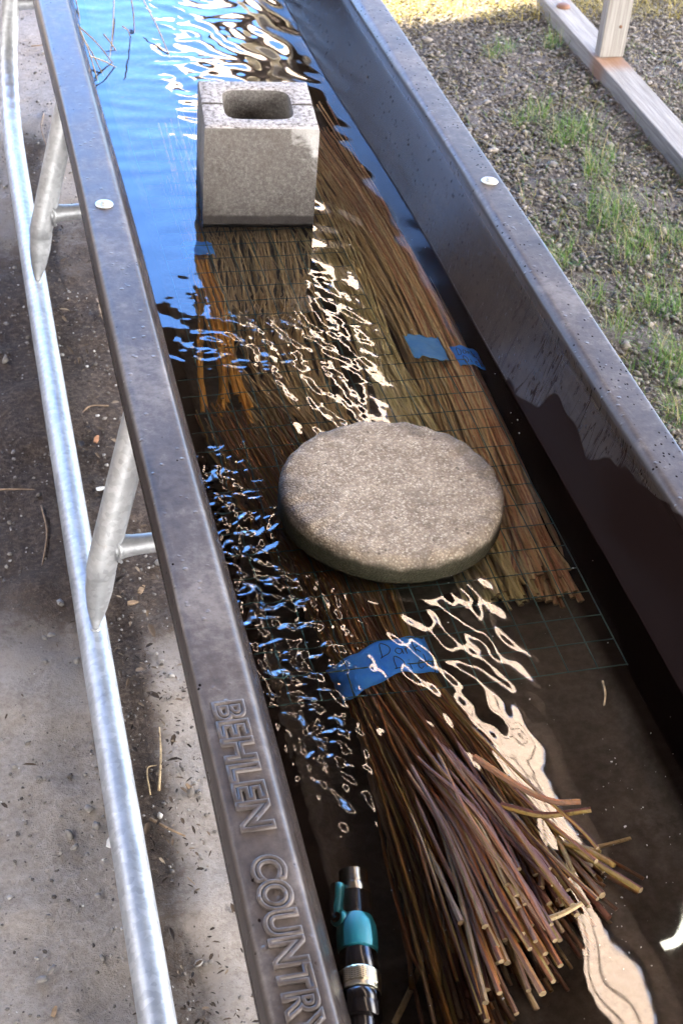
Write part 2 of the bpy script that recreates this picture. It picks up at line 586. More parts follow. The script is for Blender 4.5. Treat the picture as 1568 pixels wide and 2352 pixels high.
def mat_wood():
    t = NT('weathered_timber')
    x, y, z = t.xyz()
    gr = t.noise(t.coord('Object', (60, 2.0, 60)), 2.0, 5, 0.65, 0.4)
    fine = t.noise(t.coord('Object', (260, 5, 260)), 2.0, 3, 0.6)
    c = t.ramp(gr, [(0.3, (0.13, 0.11, 0.095)), (0.5, (0.225, 0.205, 0.185)), (0.72, (0.32, 0.305, 0.285))])
    c = t.mix(0.35, c, t.ramp(fine, [(0.35, (0.08, 0.068, 0.058)), (0.7, (0.36, 0.34, 0.32))]))
    d = t.math('ADD', t.math('ABSOLUTE', t.math('SUBTRACT', y, 3.12)), t.math('MULTIPLY', t.noise(t.coord(), 18, 4), 0.10))
    rust = t.maprange(d, 0.14, 0.06)
    c = t.mix(t.math('MULTIPLY', rust, 0.7), c, (0.20, 0.085, 0.03))
    t.set(c, 0.8, 0.0, 0.3)
    t.bump(gr, 0.5, 0.002)
    return t.m


def mat_upright():
    t = NT('weathered_upright')
    gr = t.noise(t.coord('Object', (60, 60, 1.5)), 2.0, 5, 0.65, 0.4)
    c = t.ramp(gr, [(0.3, (0.14, 0.12, 0.105)), (0.5, (0.22, 0.205, 0.19)), (0.72, (0.31, 0.295, 0.28))])
    t.set(c, 0.8, 0.0, 0.3)
    t.bump(gr, 0.5, 0.002)
    return t.m


def mat_translucent():
    t = NT('fibreglass_skylight')
    t.t.nodes.remove(t.b)
    tr = t.n('ShaderNodeBsdfTranslucent'); tr.inputs['Color'].default_value = (0.82, 0.655, 0.545, 1)
    df = t.n('ShaderNodeBsdfDiffuse'); df.inputs['Color'].default_value = (0.8, 0.76, 0.72, 1)
    mx = t.n('ShaderNodeMixShader'); mx.inputs[0].default_value = 0.1
    t.l(tr.outputs[0], mx.inputs[1]); t.l(df.outputs[0], mx.inputs[2]); t.l(mx.outputs[0], t.out.inputs['Surface'])
    return t.m


def mat_grass():
    t = NT('grass_blade')
    g = t.n('ShaderNodeNewGeometry')
    c = t.ramp(g.outputs['Random Per Island'], [(0.0, (0.055, 0.13, 0.020)), (0.45, (0.10, 0.20, 0.035)), (0.75, (0.17, 0.23, 0.06)), (0.9, (0.36, 0.30, 0.15)), (1.0, (0.45, 0.37, 0.2))])
    t.set(c, 0.55, 0.0, 0.3)
    t.b.inputs['Subsurface Weight'].default_value = 0.0
    tl = t.n('ShaderNodeBsdfTranslucent'); t.l(c, tl.inputs['Color'])
    mx = t.n('ShaderNodeMixShader'); mx.inputs[0].default_value = 0.35
    t.l(t.b.outputs[0], mx.inputs[1]); t.l(tl.outputs[0], mx.inputs[2]); t.l(mx.outputs[0], t.out.inputs['Surface'])
    return t.m


M = {
    'trough': mat_trough(), 'galv': mat_galv(), 'block': mat_concrete(), 'paver': mat_paver(), 'water': mat_water(),
    'ground': mat_ground(), 'wood': mat_wood(), 'upright': mat_upright(), 'skylight': mat_translucent(), 'grass': mat_grass(),
    'zinc': mat_plain('zinc_washer', (0.62, 0.63, 0.60), 0.42, 0.75),
    'chrome': mat_plain('bright_steel', (0.66, 0.65, 0.62), 0.22, 1.0),
    'brass': mat_plain('knurled_nickel', (0.72, 0.66, 0.50), 0.3, 1.0),
    'teal': mat_plain('teal_rubber', (0.012, 0.20, 0.27), 0.45, 0, 0.5, 0.06),
    'black': mat_plain('black_rubber', (0.012, 0.010, 0.011), 0.18, 0, 0.6),
    'wire': mat_plain('green_vinyl_wire', (0.05, 0.13, 0.135), 0.4, 0, 0.5),
    'ink': mat_plain('marker_ink', (0.010, 0.010, 0.03), 0.6),
    'roof': mat_plain('brown_roof_metal', (0.055, 0.040, 0.033), 0.6, 0.0, 0.3, 0.3, 4),
    'cream': mat_plain('sunlit_cream', (0.62, 0.54, 0.38), 0.7),
    'brown': mat_plain('brown_board', (0.07, 0.052, 0.043), 0.75),
    'screen': mat_plain('screen_boards', (0.11, 0.085, 0.068), 0.8, 0, 0.2, 0.25, 3),
    'rust': mat_plain('rusty_bolt', (0.16, 0.08, 0.05), 0.7, 0.4),
    'rock': mat_random('grey_stone', [(0, (0.12, 0.115, 0.115)), (0.5, (0.21, 0.20, 0.195)), (1, (0.30, 0.265, 0.235))]),
    'white': mat_plain('white_chip', (0.72, 0.71, 0.70), 0.7),
    'stick': mat_plain('dead_stick', (0.24, 0.165, 0.105), 0.8, 0, 0.3, 0.4, 90),
    'leaf': mat_plain('dead_leaf', (0.34, 0.17, 0.09), 0.8, 0, 0.3, 0.3, 90),
    'litter': mat_random('leaf_litter', [(0, (0.02, 0.014, 0.011)), (0.6, (0.065, 0.046, 0.034)), (0.9, (0.15, 0.11, 0.08)), (1.0, (0.30, 0.24, 0.18))]),
    'gravel': mat_random('crushed_gravel', [(0, (0.085, 0.077, 0.070)), (0.45, (0.145, 0.132, 0.120)), (0.8, (0.205, 0.186, 0.168)), (1.0, (0.32, 0.285, 0.255))]),
    'grit': mat_random('fine_grit', [(0, (0.06, 0.05, 0.045)), (0.6, (0.19, 0.17, 0.155)), (0.9, (0.33, 0.31, 0.29)), (1, (0.62, 0.60, 0.58))]),
    'straw': mat_random('dry_straw', [(0, (0.12, 0.10, 0.02)), (0.6, (0.28, 0.22, 0.055)), (1.0, (0.42, 0.35, 0.13))], 0.8),
    'cut': mat_plain('cut_wood', (0.38, 0.28, 0.16), 0.75, 0, 0.3, 0.55, 90),
}
TAPE = NT('blue_painters_tape')
TAPE.set(TAPE.ramp(TAPE.noise(TAPE.coord(), 40, 4, 0.6), [(0.3, (0.03, 0.25, 1.0)), (0.7, (0.07, 0.35, 1.0))]), 0.6, 0.0, 0.3)
TAPE.bump(TAPE.noise(TAPE.coord('Object', (1, 0.5, 1)), 90, 4, 0.6), 0.5, 0.003)
M['tape'] = TAPE.m
TP = NT('faded_painters_tape')
TP.set(TP.ramp(TP.noise(TP.coord(), 40, 4, 0.6), [(0.3, (0.08, 0.36, 1.0)), (0.7, (0.17, 0.48, 1.0))]), 0.6, 0.0, 0.3)
M['tape_pale'] = TP.m
ROD = {
    'dark': mat_rod('willow_purple_bark', [(0.0, (0.050, 0.016, 0.010)), (0.2, (0.125, 0.042, 0.022)), (0.4, (0.215, 0.118, 0.072)), (0.54, (0.30, 0.095, 0.022)), (0.70, (0.25, 0.172, 0.045)), (0.84, (0.26, 0.165, 0.105)), (1.0, (0.44, 0.345, 0.245))]),
    'red': mat_rod('willow_red_bark', [(0.0, (0.24, 0.08, 0.05)), (0.3, (0.48, 0.25, 0.14)), (0.6, (0.64, 0.43, 0.24)), (0.8, (0.70, 0.55, 0.32)), (1.0, (0.60, 0.51, 0.34))]),
    'pale': mat_rod('willow_olive_bark', [(0.0, (0.42, 0.34, 0.15)), (0.5, (0.66, 0.57, 0.30)), (1.0, (0.78, 0.71, 0.44))]),
    'brown': mat_rod('willow_brown_bark', [(0.0, (0.24, 0.145, 0.07)), (0.5, (0.56, 0.41, 0.215)), (1.0, (0.74, 0.60, 0.36))]),
    'orange': mat_rod('willow_orange_bark', [(0.0, (0.40, 0.16, 0.022)), (0.5, (0.56, 0.25, 0.035)), (1.0, (0.66, 0.34, 0.06))]),
}

# ------------------------------------------------------------------ ground
def axis_lines(lo, hi, step, far):
    a = np.arange(lo, hi, step)
    out = [-far, -far * .4, -far * .15, lo - 1.2]
    out2 = [hi + 1.2, far * .15, far * .4, far]
    return np.concatenate([[x for x in out if x < lo - .5], a, [x for x in out2 if x > hi + .5]])


def wave2(X, Y, k, n, seed):
    g = np.random.default_rng(seed)
    h = 0 * X
    for _ in range(n):
        a = g.uniform(0, 2 * math.pi); kk = k * g.uniform(.5, 1.8)
        h = h + np.sin(kk * (math.cos(a) * X + math.sin(a) * Y) + g.uniform(0, 6.28))
    return h / math.sqrt(n / 2)


gx, gy = axis_lines(-0.9, 2.8, 0.02, 60.0), axis_lines(-0.6, 4.6, 0.02, 60.0)
X, Y = np.meshgrid(gx, gy)
Zg = GZ + 0.0035 * wave2(X, Y, 18, 20, 3) + 0.002 * wave2(X, Y, 60, 30, 4)
Zg = np.where((np.abs(X) > 4) | (np.abs(Y) > 6), GZ, Zg)
nx, ny = len(gx), len(gy)
idx = np.arange(nx * ny).reshape(ny, nx)
Fq = np.stack([idx[:-1, :-1], idx[:-1, 1:], idx[1:, 1:], idx[1:, :-1]], -1).reshape(-1, 4)
tag(mesh('ground', np.stack([X, Y, Zg], -1).reshape(-1, 3), Fq, M['ground']), kind='structure')

# ------------------------------------------------------------------ feed trough
trough = empty('feed_trough', 'long black plastic feed trough on a galvanized pipe frame, filled with brown water', 'trough', (0.24, 1.2, GZ))


def child(o, parent):
    """keep world placement of a mesh built in world coordinates"""
    o.parent = parent
    o.matrix_parent_inverse = Matrix.Translation(-Vector(parent.location))
    return o


def smooth_profile(P, r=3):
    return P


prof = [(-.1265, -.036), (-.1250, -.026), (-.1232, -.012), (-.1222, -.006), (-.1205, -.0025), (-.1180, -.0006), (-.1140, 0), (-.1100, 0), (-.0720, 0), (-.0680, 0), (-.0645, -.0008), (-.0620, -.0028), (-.0600, -.0062), (-.0580, -.0115),
        (-.0560, -.018), None, (-.0600, .016), (-.0290, WZ), (-.015, -.15), (-.002, -.195), (.003, -.210), (.012, -.223), (.024, -.229), (.045, -.230), (.12, -.2305), (.20, -.231), (.30, -.2305),
        (.395, -.230), (.415, -.228), (.428, -.221), (.436, -.210), (.441, -.195), (.4560, -.15), (.4715, WZ), (.503, .016), None, (.5400, -.018), (.5390, -.0105), (.5410, -.0072), (.5432, -.0045), (.5458, -.0022), (.5490, -.0006), (.553, 0), (.557, 0), (.5935, 0), (.5970, -.0001), (.5988, -.0008), (.6000, -.0024), (.6006, -.006), (.602, -.036)]
rp = []
zone = 0
for q in prof:
    if q is None:
        zone += 1
    elif zone == 1:
        rp.append(q)
    else:
        X_, Y_, Z_ = rim(q[0], 0, q[1])
        rp.append((X_, Z_))
prof = rp
T0, T1 = -0.85, 3.30
ys = np.concatenate([np.linspace(T0, T1, 140)])
V = np.array([(x, y, z) for y in ys for x, z in prof])
V[:, 0] += 0.0016 * np.sin(V[:, 1] * 5.1 + 0.4) * (V[:, 2] < .047)
V[:, 2] += 0.0008 * np.sin(V[:, 1] * 7.3) * (V[:, 2] > .02)
bulge = np.exp(-((V[:, 1] - 2.3) / .7) ** 2) * np.clip((V[:, 0] - .40) / .06, 0, 1) * np.clip((.047 - V[:, 2]) / .15, 0, 1)
V[:, 0] -= 0.030 * bulge
k = len(prof)
F = [(j * k + i, j * k + i + 1, (j + 1) * k + i + 1, (j + 1) * k + i) for j in range(len(ys) - 1) for i in range(k - 1)]
tank = mesh('tank', V, F, M['trough'])
so = tank.modifiers.new('solidify', 'SOLIDIFY'); so.thickness = 0.004; so.offset = -1
child(tank, trough)
inner = prof[8:38]
for ye, s in ((T0, 1), (T1, -1)):
    b = MB()
    n = len(inner)
    b.add([(x, ye - .004 * s, z) for x, z in inner] + [(x, ye + .004 * s, z) for x, z in inner],
          [tuple(range(n)), tuple(range(2 * n - 1, n - 1, -1))] + [(i, n + i, n + (i + 1) % n, (i + 1) % n) for i in range(n)])
    child(b.obj('end_wall', M['trough'], None, False), trough)


def text_mesh(s, size, bevel=0.0012, fill=True, spacing=1.0):
    c = bpy.data.curves.new('lettering', 'FONT')
    c.body = s
    c.size = size
    c.space_character = spacing
    c.fill_mode = 'BOTH' if fill else 'NONE'
    c.extrude = 0.0004
    c.bevel_depth = bevel
    c.bevel_resolution = 2
    c.offset = 0.0006
    tmp = bpy.data.objects.new('lettering', c)
    col.objects.link(tmp)
    dg = bpy.context.evaluated_depsgraph_get()
    me = bpy.data.meshes.new_from_object(tmp.evaluated_get(dg))
    bpy.data.objects.remove(tmp)
    return me


# the outline of each letter stands proud as a soft ridge
def emboss_ridge(s, y_far, y_near, x_lo, x_hi):
    me = text_mesh(s, 0.04, 0.0023, False)
    co = np.zeros(len(me.vertices) * 3); me.vertices.foreach_get('co', co); co = co.reshape(-1, 3)
    u = (co[:, 0] - co[:, 0].min()) / np.ptp(co[:, 0])
    w = (co[:, 1] - co[:, 1].min()) / np.ptp(co[:, 1])
    q = np.stack(rim(x_lo + w * (x_hi - x_lo), y_far + u * (y_near - y_far), 0.0002 + co[:, 2] * 0.95), -1)
    me.vertices.foreach_set('co', q.ravel())
    me.polygons.foreach_set('use_smooth', np.ones(len(me.polygons), dtype=bool))
    me.update()
    return child(put('lettering', me, M['trough']), trough)


emboss_ridge('BEHLEN', 0.192, 0.010, -.1095, -.0735)
emboss_ridge('COUNTRY', -0.021, -0.236, -.1095, -.0735)
b = MB()
for cy_, r_ in ((.268, .011), (.225, .012)):
    a = np.linspace(0.5, 5.6, 22)
    b.tube([rim(-.095 + r_ * math.cos(t), cy_ + r_ * math.sin(t), -.0009) for t in a], .0016, 8)
child(b.obj('mould_mark', M['trough']), trough)

# bolts with washers on both rims
for bx, by in ((-.0915, 1.331), (.575, 1.352)):
    bx, by, bz_ = rim(bx, by, 0)
    b = MB()
    b.lathe([(0.0004, .0135), (.0018, .0142), (.0026, .0135), (.0026, .004)], (bx, by, bz_), (0, 0, 1), 32)
    w = child(b.obj('washer', M['zinc']), trough)
    b = MB()
    b.lathe([(.0027, .0048), (.0068, .0048), (.0074, .0042)], (bx, by, bz_), (0, 0, 1), 6)
    b.lathe([(.0027, .0070), (.0034, .0070)], (bx, by, bz_), (0, 0, 1), 24)
    child(b.obj('bolt_head', M['zinc'], None, False), trough)


def pipe_obj(name, P, r, n=40, seg=20, cap=True):
    b = MB()
    b.tube(spline(P, n), r, seg, cap)
    return child(b.obj(name, M['galv']), trough)


def mirror(P):
    return [(0.442 - x, y, z) for x, y, z in P]


skid = [(-.168, -1.05, -.575), (-.168, 0, -.577), (-.1685, 1.2, -.577), (-.168, 2.0, -.576), (-.167, 2.55, -.574), (-.165, 2.80, -.565), (-.160, 2.95, -.535), (-.152, 3.07, -.475), (-.138, 3.14, -.38), (-.115, 3.17, -.24), (-.095, 3.18, -.12)]
legs = [(-.166, .922, -.5555), (-.160, .936, -.515), (-.152, .943, -.455), (-.145, .946, -.415), (-.083, .990, -.185), (-.062, 1.002, -.11)]
for side in (0, 1):
    mm = mirror if side else (lambda P: P)
    P = spline(mm(skid), 220)
    r = np.full(len(P), .0250)
    for yy, zz in ((2.83, 0), (2.88, 0), (2.925, 0), (2.97, 0), (3.01, 0), (3.05, 0), (3.085, 0)):
        r = r - 0.0016 * np.exp(-((P[:, 1] - yy) / .008) ** 2) * (P[:, 2] < -.42)
    b = MB(); b.tube(P, r, 22)
    child(b.obj('skid_pipe', M['galv']), trough)
    for dy in (-1.13, 0, 1.12):
        lp = spline(mm([(x, y + dy, z) for x, y, z in legs]), 44)
        lr = np.interp(lp[:, 2], [-.556, -.545, -.52, -.485, -.43], [.003, .0085, .0165, .0222, .0245])
        b = MB(); b.tube(lp, lr, 26)
        child(b.obj('leg_pipe', M['galv']), trough)
        b = MB()
        foot = lp[0]
        b.tube([foot + np.array([.006 * math.sin(q), .006 * math.cos(q), .002]) for q in np.linspace(0, 6.28, 12)], .0028, 6)
        child(b.obj('weld_bead', M['galv']), trough)
        # cross tube, flattened flare where it is welded to the leg
        C_ = mm([(-.128, .948 + dy, -.405), (-.02, .946 + dy, -.40), (.24, .946 + dy, -.40)])
        Pc = spline(C_, 14)
        b = MB(); b.tube(Pc, .0165 + .0075 * np.exp(-np.linspace(0, 14, 14)), 20)
        child(b.obj('cross_pipe', M['galv']), trough)
        b = MB()
        wz = np.linspace(0, 2 * math.pi, 18)
        sgn = -1 if side else 1
        b.tube([(C_[0][0] + sgn * (.006 + .002 * math.sin(5 * t)), C_[0][1] + .0245 * math.cos(t), C_[0][2] + .0245 * math.sin(t)) for t in wz], .003, 6)
        child(b.obj('weld_bead', M['galv']), trough)
    Pc = spline(mm([(-.125, 3.15, -.36), (-.02, 3.15, -.36), (.24, 3.15, -.36)]), 10)
    b = MB(); b.tube(Pc, .0165 + .007 * np.exp(-np.linspace(0, 10, 10)), 20)
    child(b.obj('cross_pipe', M['galv']), trough)

# ------------------------------------------------------------------ water surface with ripples
def bumpf(x, y, x0, y0, sx, sy):
    return np.exp(-((x - x0) / sx) ** 2 - ((y - y0) / sy) ** 2)


wx = np.arange(-.058, .488, .0021)
wy = np.concatenate([np.arange(T0 + .005, -.34, .05), np.arange(-.34, 2.75, .0021), np.arange(2.76, T1 - .005, .05)])
X, Y = np.meshgrid(wx, wy)


def waves(X, Y, lam_lo, lam_hi, n, seed, dir0=None, spread=math.pi, warp=0.0):
    g = np.random.default_rng(seed)
    Xw, Yw = X, Y
    if warp:
        Xw = X + warp * wave2(X, Y, 30, 6, seed + 50)
        Yw = Y + warp * wave2(X, Y, 30, 6, seed + 51)
    h = 0 * X
    for _ in range(n):
        lam = math.exp(g.uniform(math.log(lam_lo), math.log(lam_hi)))
        a = (g.uniform(-1, 1) * spread) + (dir0 if dir0 is not None else 0)
        kk = 2 * math.pi / lam
        h = h + np.sin(kk * (math.cos(a) * Xw + math.sin(a) * Yw) + g.uniform(0, 6.28)) / kk
    return h / math.sqrt(n / 2)       # unit rms slope


jet = np.zeros_like(X)
for y0, x0, sx, sy, A in ((.04, .035, .022, .05, .05), (.12, .030, .035, .06, .16), (.22, .025, .05, .07, .22), (.33, .02, .06, .08, .22), (.45, .015, .065, .09, .22), (.58, .005, .06, .09, .17), (.70, -.005, .06, .08, .10)):
    jet = np.maximum(jet, A * bumpf(X, Y, x0, y0, sx, sy))
mid = .055 * bumpf(X, Y, .17, 1.10, .12, .16) + .028 * bumpf(X, Y, .05, 1.05, .07, .10) + .036 * bumpf(X, Y, .14, .30, .09, .16) + .022 * bumpf(X, Y, .26, .38, .07, .12) + .030 * bumpf(X, Y, .15, .85, .10, .14)
far = .010 * np.clip((Y - 1.0) / .5, 0, 1) * np.clip((.40 - X) / .15, 0.15, 1) + .018 * bumpf(X, Y, .17, 1.9, .10, .5)
calm = .0042 + .006 * np.clip((Y - .25) / .5, 0, 1)
H = 1.2 * jet * waves(X, Y, .009, .026, 90, 11, dir0=1.45, spread=2.3, warp=.008)
H += .75 * jet * waves(X, Y, .026, .06, 24, 12, dir0=1.5, spread=1.6, warp=.006)
H += mid * waves(X, Y, .018, .055, 40, 21, dir0=.50, spread=.6, warp=.005)
H += .5 * mid * np.clip((Y - .65) / .2, 0, 1) * waves(X, Y, .010, .022, 50, 22, dir0=.9, spread=1.2, warp=.004)
H += far * waves(X, Y, .035, .09, 40, 31, dir0=1.45, spread=.55, warp=.003)
H += (.020 + .018 * np.clip((Y - 1.7) / .4, 0, 1)) * np.clip((Y - 1.25) / .3, 0, 1) * np.clip((X - .06) / .08, 0, 1) * waves(X, Y, .045, .12, 30, 33, dir0=.35, spread=.55, warp=.006)
H += calm * waves(X, Y, .05, .14, 24, 41)
# rings spreading from drops by the left wall
for cx_, cy_, A, lam, sg in ((.005, .800, .055, .020, .05), (.040, .775, .045, .012, .02), (.0, .69, .03, .022, .05), (.03, 1.03, .05, .024, .06)):
    rr = np.hypot(X - cx_, Y - cy_)
    H += A * lam / 6.28 * np.sin(2 * math.pi * rr / lam) * np.exp(-(rr / sg) ** 2)
# calm where the surface is very near the solid rim of the mesh ends
Z = WZ + H * np.clip((X + .06) / .02, .3, 1)
nx, ny = len(wx), len(wy)
idx = np.arange(nx * ny).reshape(ny, nx)
Fq = np.stack([idx[:-1, :-1], idx[:-1, 1:], idx[1:, 1:], idx[1:, :-1]], -1).reshape(-1, 4)
tag(mesh('water', np.stack([X, Y, Z], -1).reshape(-1, 3), Fq, M['water']), kind='structure')


# ------------------------------------------------------------------ concrete block and round paver
def concrete_block():
    s, z1, h = .097, 0.0, .1935
    g = .003
    hw, hd, cr = .0585, .0580, .026
    ang = sorted(set([round(a, 5) for a in np.linspace(-math.pi, math.pi, 97)[:-1]]))
    def outer(a, ss=s, rc=.006):
        c, sn = math.cos(a), math.sin(a)
        t = ss / max(abs(c), abs(sn))
        return [c * t, sn * t]
    def inner(a, grow=0.0):
        # rounded rectangle by superellipse
        c, sn = math.cos(a), math.sin(a)
        n = 5.0
        t = (abs(c / (hw + grow)) ** n + abs(sn / (hd + grow)) ** n) ** (-1 / n)
        return [c * t, sn * t]
    # angles that resolve the groove
    extra = []
    for base in (0.0, math.pi):
        for d in (-1.6 * g, -g, g, 1.6 * g):
            extra.append(math.atan2(d, s) if base == 0 else math.atan2(d, -s))
    ang = sorted(set([a for a in ang if min(abs(a), abs(abs(a) - math.pi)) > .08] + extra))
    n = len(ang)
    def isg(a):
        return min(abs(math.sin(a)) * s, 1) <= g * 1.01 * 1.0 and abs(math.cos(a)) > .9
    rings = []
    def ring(fn, z, dip, inset=0.0):
        L = []
        for a in ang:
            x, y = fn(a)
            if isg(a):
                L.append((x - math.copysign(inset, x), y, z - dip))
            else:
                L.append((x, y, z))
        rings.append(L)
    ring(lambda a: outer(a), -h, 0, .009)
    ring(lambda a: outer(a), -.004, 0, .009)
    ring(lambda a: outer(a, s - .0012), -.0012, .006, .009)
    ring(lambda a: outer(a, s - .004), z1, .008, .005)
    ring(lambda a: inner(a, .004), z1, .008, 0)
    ring(lambda a: inner(a, .0012), -.0012, .008, 0)
    ring(lambda a: inner(a), -.005, .008, 0)
    ring(lambda a: inner(a, -.004), -h, 0, 0)
    V = [v for L in rings for v in L]
    m = len(rings)
    F = [(j * n + i, j * n + (i + 1) % n, ((j + 1) % m) * n + (i + 1) % n, ((j + 1) % m) * n + i) for j in range(m) for i in range(n)]
    return V, F


V, F = concrete_block()
blk = mesh('concrete_block', V, F, M['block'])
blk.data.set_sharp_from_angle(angle=R_(28))
blk.location = (.1954, 1.5196, .0803)
blk.rotation_euler = (0, 0, -.1028)
tag(blk, 'grey hollow concrete block standing in the water on the willow rods', 'concrete block')

b = MB()
pr = [(.0, .138), (.003, .146), (.010, .1485), (.036, .1485), (.043, .1475), (.0475, .1445), (.0495, .140), (.0500, .132), (.0500, .10), (.0500, .06), (.0502, .02)]
b.lathe(pr, (0, 0, -.05), (0, 0, 1), 128)
V = np.array(b.V)
aa = np.arctan2(V[:, 1], V[:, 0]); rr = np.hypot(V[:, 0], V[:, 1])
f = 1 + .006 * np.sin(3 * aa + 1) + .002 * np.sin(7 * aa) + .0012 * np.sin(19 * aa + 2) + .0012 * np.sin(41 * aa)
V[:, 0] *= f; V[:, 1] *= f
V[:, 2] += (rr > .12) * .0012 * (np.sin(13 * aa + V[:, 2] * 200) + np.sin(29 * aa))
pav = mesh('round_paver', V, b.F, M['paver'])
pav.data.set_sharp_from_angle(angle=R_(60))
pav.location = (.211, .611, -.0585)
pav.scale = (1.03, 1.03, 1)
pav.rotation_euler = (R_(1.0), R_(-.6), .5)
tag(pav, 'round tan exposed aggregate paving stone weighing down the wire mesh', 'paving stone')

# ------------------------------------------------------------------ wire mesh panels
def wire_panel(xs, ys, z, label, seed):
    g = np.random.default_rng(seed)
    b = MB()
    def zz(x, y): return z + .0025 * math.sin(9 * x + 5 * y + seed) + .0015 * math.sin(23 * y + seed)
    for x in xs:
        n = 24
        b.tube([(x + .0008 * math.sin(17 * t), t, zz(x, t)) for t in np.linspace(ys[0], ys[-1], n)], .00095, 5)
    for y in ys:
        b.tube([(t, y + .0008 * math.sin(19 * t), zz(t, y) + .0012) for t in np.linspace(xs[0], xs[-1], 16)], .00095, 5)
    return tag(b.obj('wire_mesh_panel', M['wire'], None, True, None), label, 'wire mesh')


wire_panel([-.034 + .0388 * i for i in range(12)] + [.4315], [.2795 + .0463 * i for i in range(16)], -.1185, 'green vinyl wire mesh panel lying under the round paving stone', 1)
wire_panel([.01 + .0388 * i for i in range(9)], [1.005 + .0463 * i for i in range(19)], -.1215, 'green vinyl wire mesh panel lying under the concrete block', 2)


# ------------------------------------------------------------------ willow bundles
def bundle(label, stations, n, mats, r0, r1, seed, butt_slant=0.0, jitter=.03, parts=95, cutends=True, fan=.5, lo=-.226, tipcut=(.75, 1.0), stray=.05, loosen=.07, shear=0.0):
    """stations run from the butts to the tips: (x, y, z, half width, half height)"""
    g = np.random.default_rng(seed)
    st = np.array(stations, float)
    base = st[0]
    root = empty('willow_bundle', label, 'willow bundle', (base[0], base[1], lo), 'bundles of willow rods soaking in the trough')
    rest = MB()
    dv = st[-1][:2] - st[0][:2]; dv = dv / np.linalg.norm(dv)
    disk = [(math.sqrt(g.uniform()), g.uniform(0, 2 * math.pi)) for _ in range(n)]
    disk = sorted([(q * math.cos(th), q * math.sin(th)) for q, th in disk], key=lambda p: -p[1])     # topmost rods first
    for i in range(n):
        a, c = disk[i]
        P = []
        fa, fc = g.normal(size=2) * fan * .3
        for j, (x, y, z, hw, hh) in enumerate(st):
            ja, jc = a + g.normal() * loosen + fa * max(0, 1 - j / 3), c + g.normal() * loosen + fc * max(0, 1 - j / 3)
            zz = z + jc * hh
            yy = y + (butt_slant * a if j == 0 else 0)
            P.append([x + ja * hw + shear * c * max(0, 1 - j / 3), yy, max(zz, lo + r0)])
        P = np.array(P)
        d = P[1] - P[0]; L = np.linalg.norm(d)
        P[0] += d / L * g.uniform(-jitter, jitter)
        Q = spline(P, 7 * len(st) + 2)
        Q = Q[:max(8, int(len(Q) * g.uniform(*tipcut)))]
        wob = g.normal(size=3) * .0018
        t = np.linspace(0, 1, len(Q))
        Q = Q + np.outer(np.sin(t * g.uniform(6, 14) + g.uniform(0, 6)), wob)
        Q[:, 2] = np.maximum(Q[:, 2], lo + r0 * .8)
        kn_ = g.integers(3, max(4, len(Q) - 6))
        Q[:kn_] += np.outer(np.linspace(1, 0, kn_), g.normal(size=3) * np.array([.006, .002, .004]))
        ra, rb = r0 * g.uniform(.62, 1.12), r1 * g.uniform(.7, 1.2)
        rad = (ra + (rb - ra) * t ** .8) * (1 + .22 * np.exp(-((t * 9.3 + i * .37) % 1 - .5) ** 2 / .004) + .05 * g.normal(size=len(Q)))
        if i < parts:
            b = MB(); b.tube(Q, rad, 7)
            o = b.obj('rod', mats[i % len(mats)], None, True, 50)
            if cutends:
                o.data.materials.append(M['cut'])
                o.data.polygons[len(o.data.polygons) - 2].material_index = 1
            child(o, root)
        else:
            rest.tube(Q, rad, 5)
    if rest.V:
        o = rest.obj('rod_mass', mats[0], None, True, None)
        o['kind'] = 'stuff'
        child(o, root)
    return root


STROKES = {
    'D': [[(0, 0), (.06, 1), (.35, .92), (.55, .55), (.40, .12), (-.1, .02)]],
    'a': [[(.42, .45), (.18, .52), (.02, .22), (.18, .0), (.40, .18), (.44, .48), (.46, .02)]],
    'r': [[(.05, .5), (.08, 0)], [(.07, .3), (.2, .5), (.36, .48)]],
    'k': [[(.05, 1.0), (.08, 0)], [(.45, .55), (.09, .28), (.48, -.02)]],
    'i': [[(.1, .5), (.12, 0)], [(.1, .72), (.12, .76)]],
    'c': [[(.4, .45), (.15, .5), (.04, .2), (.2, 0), (.42, .1)]],
    'y': [[(.05, .5), (.2, .1)], [(.42, .5), (.1, -.4)]],
}


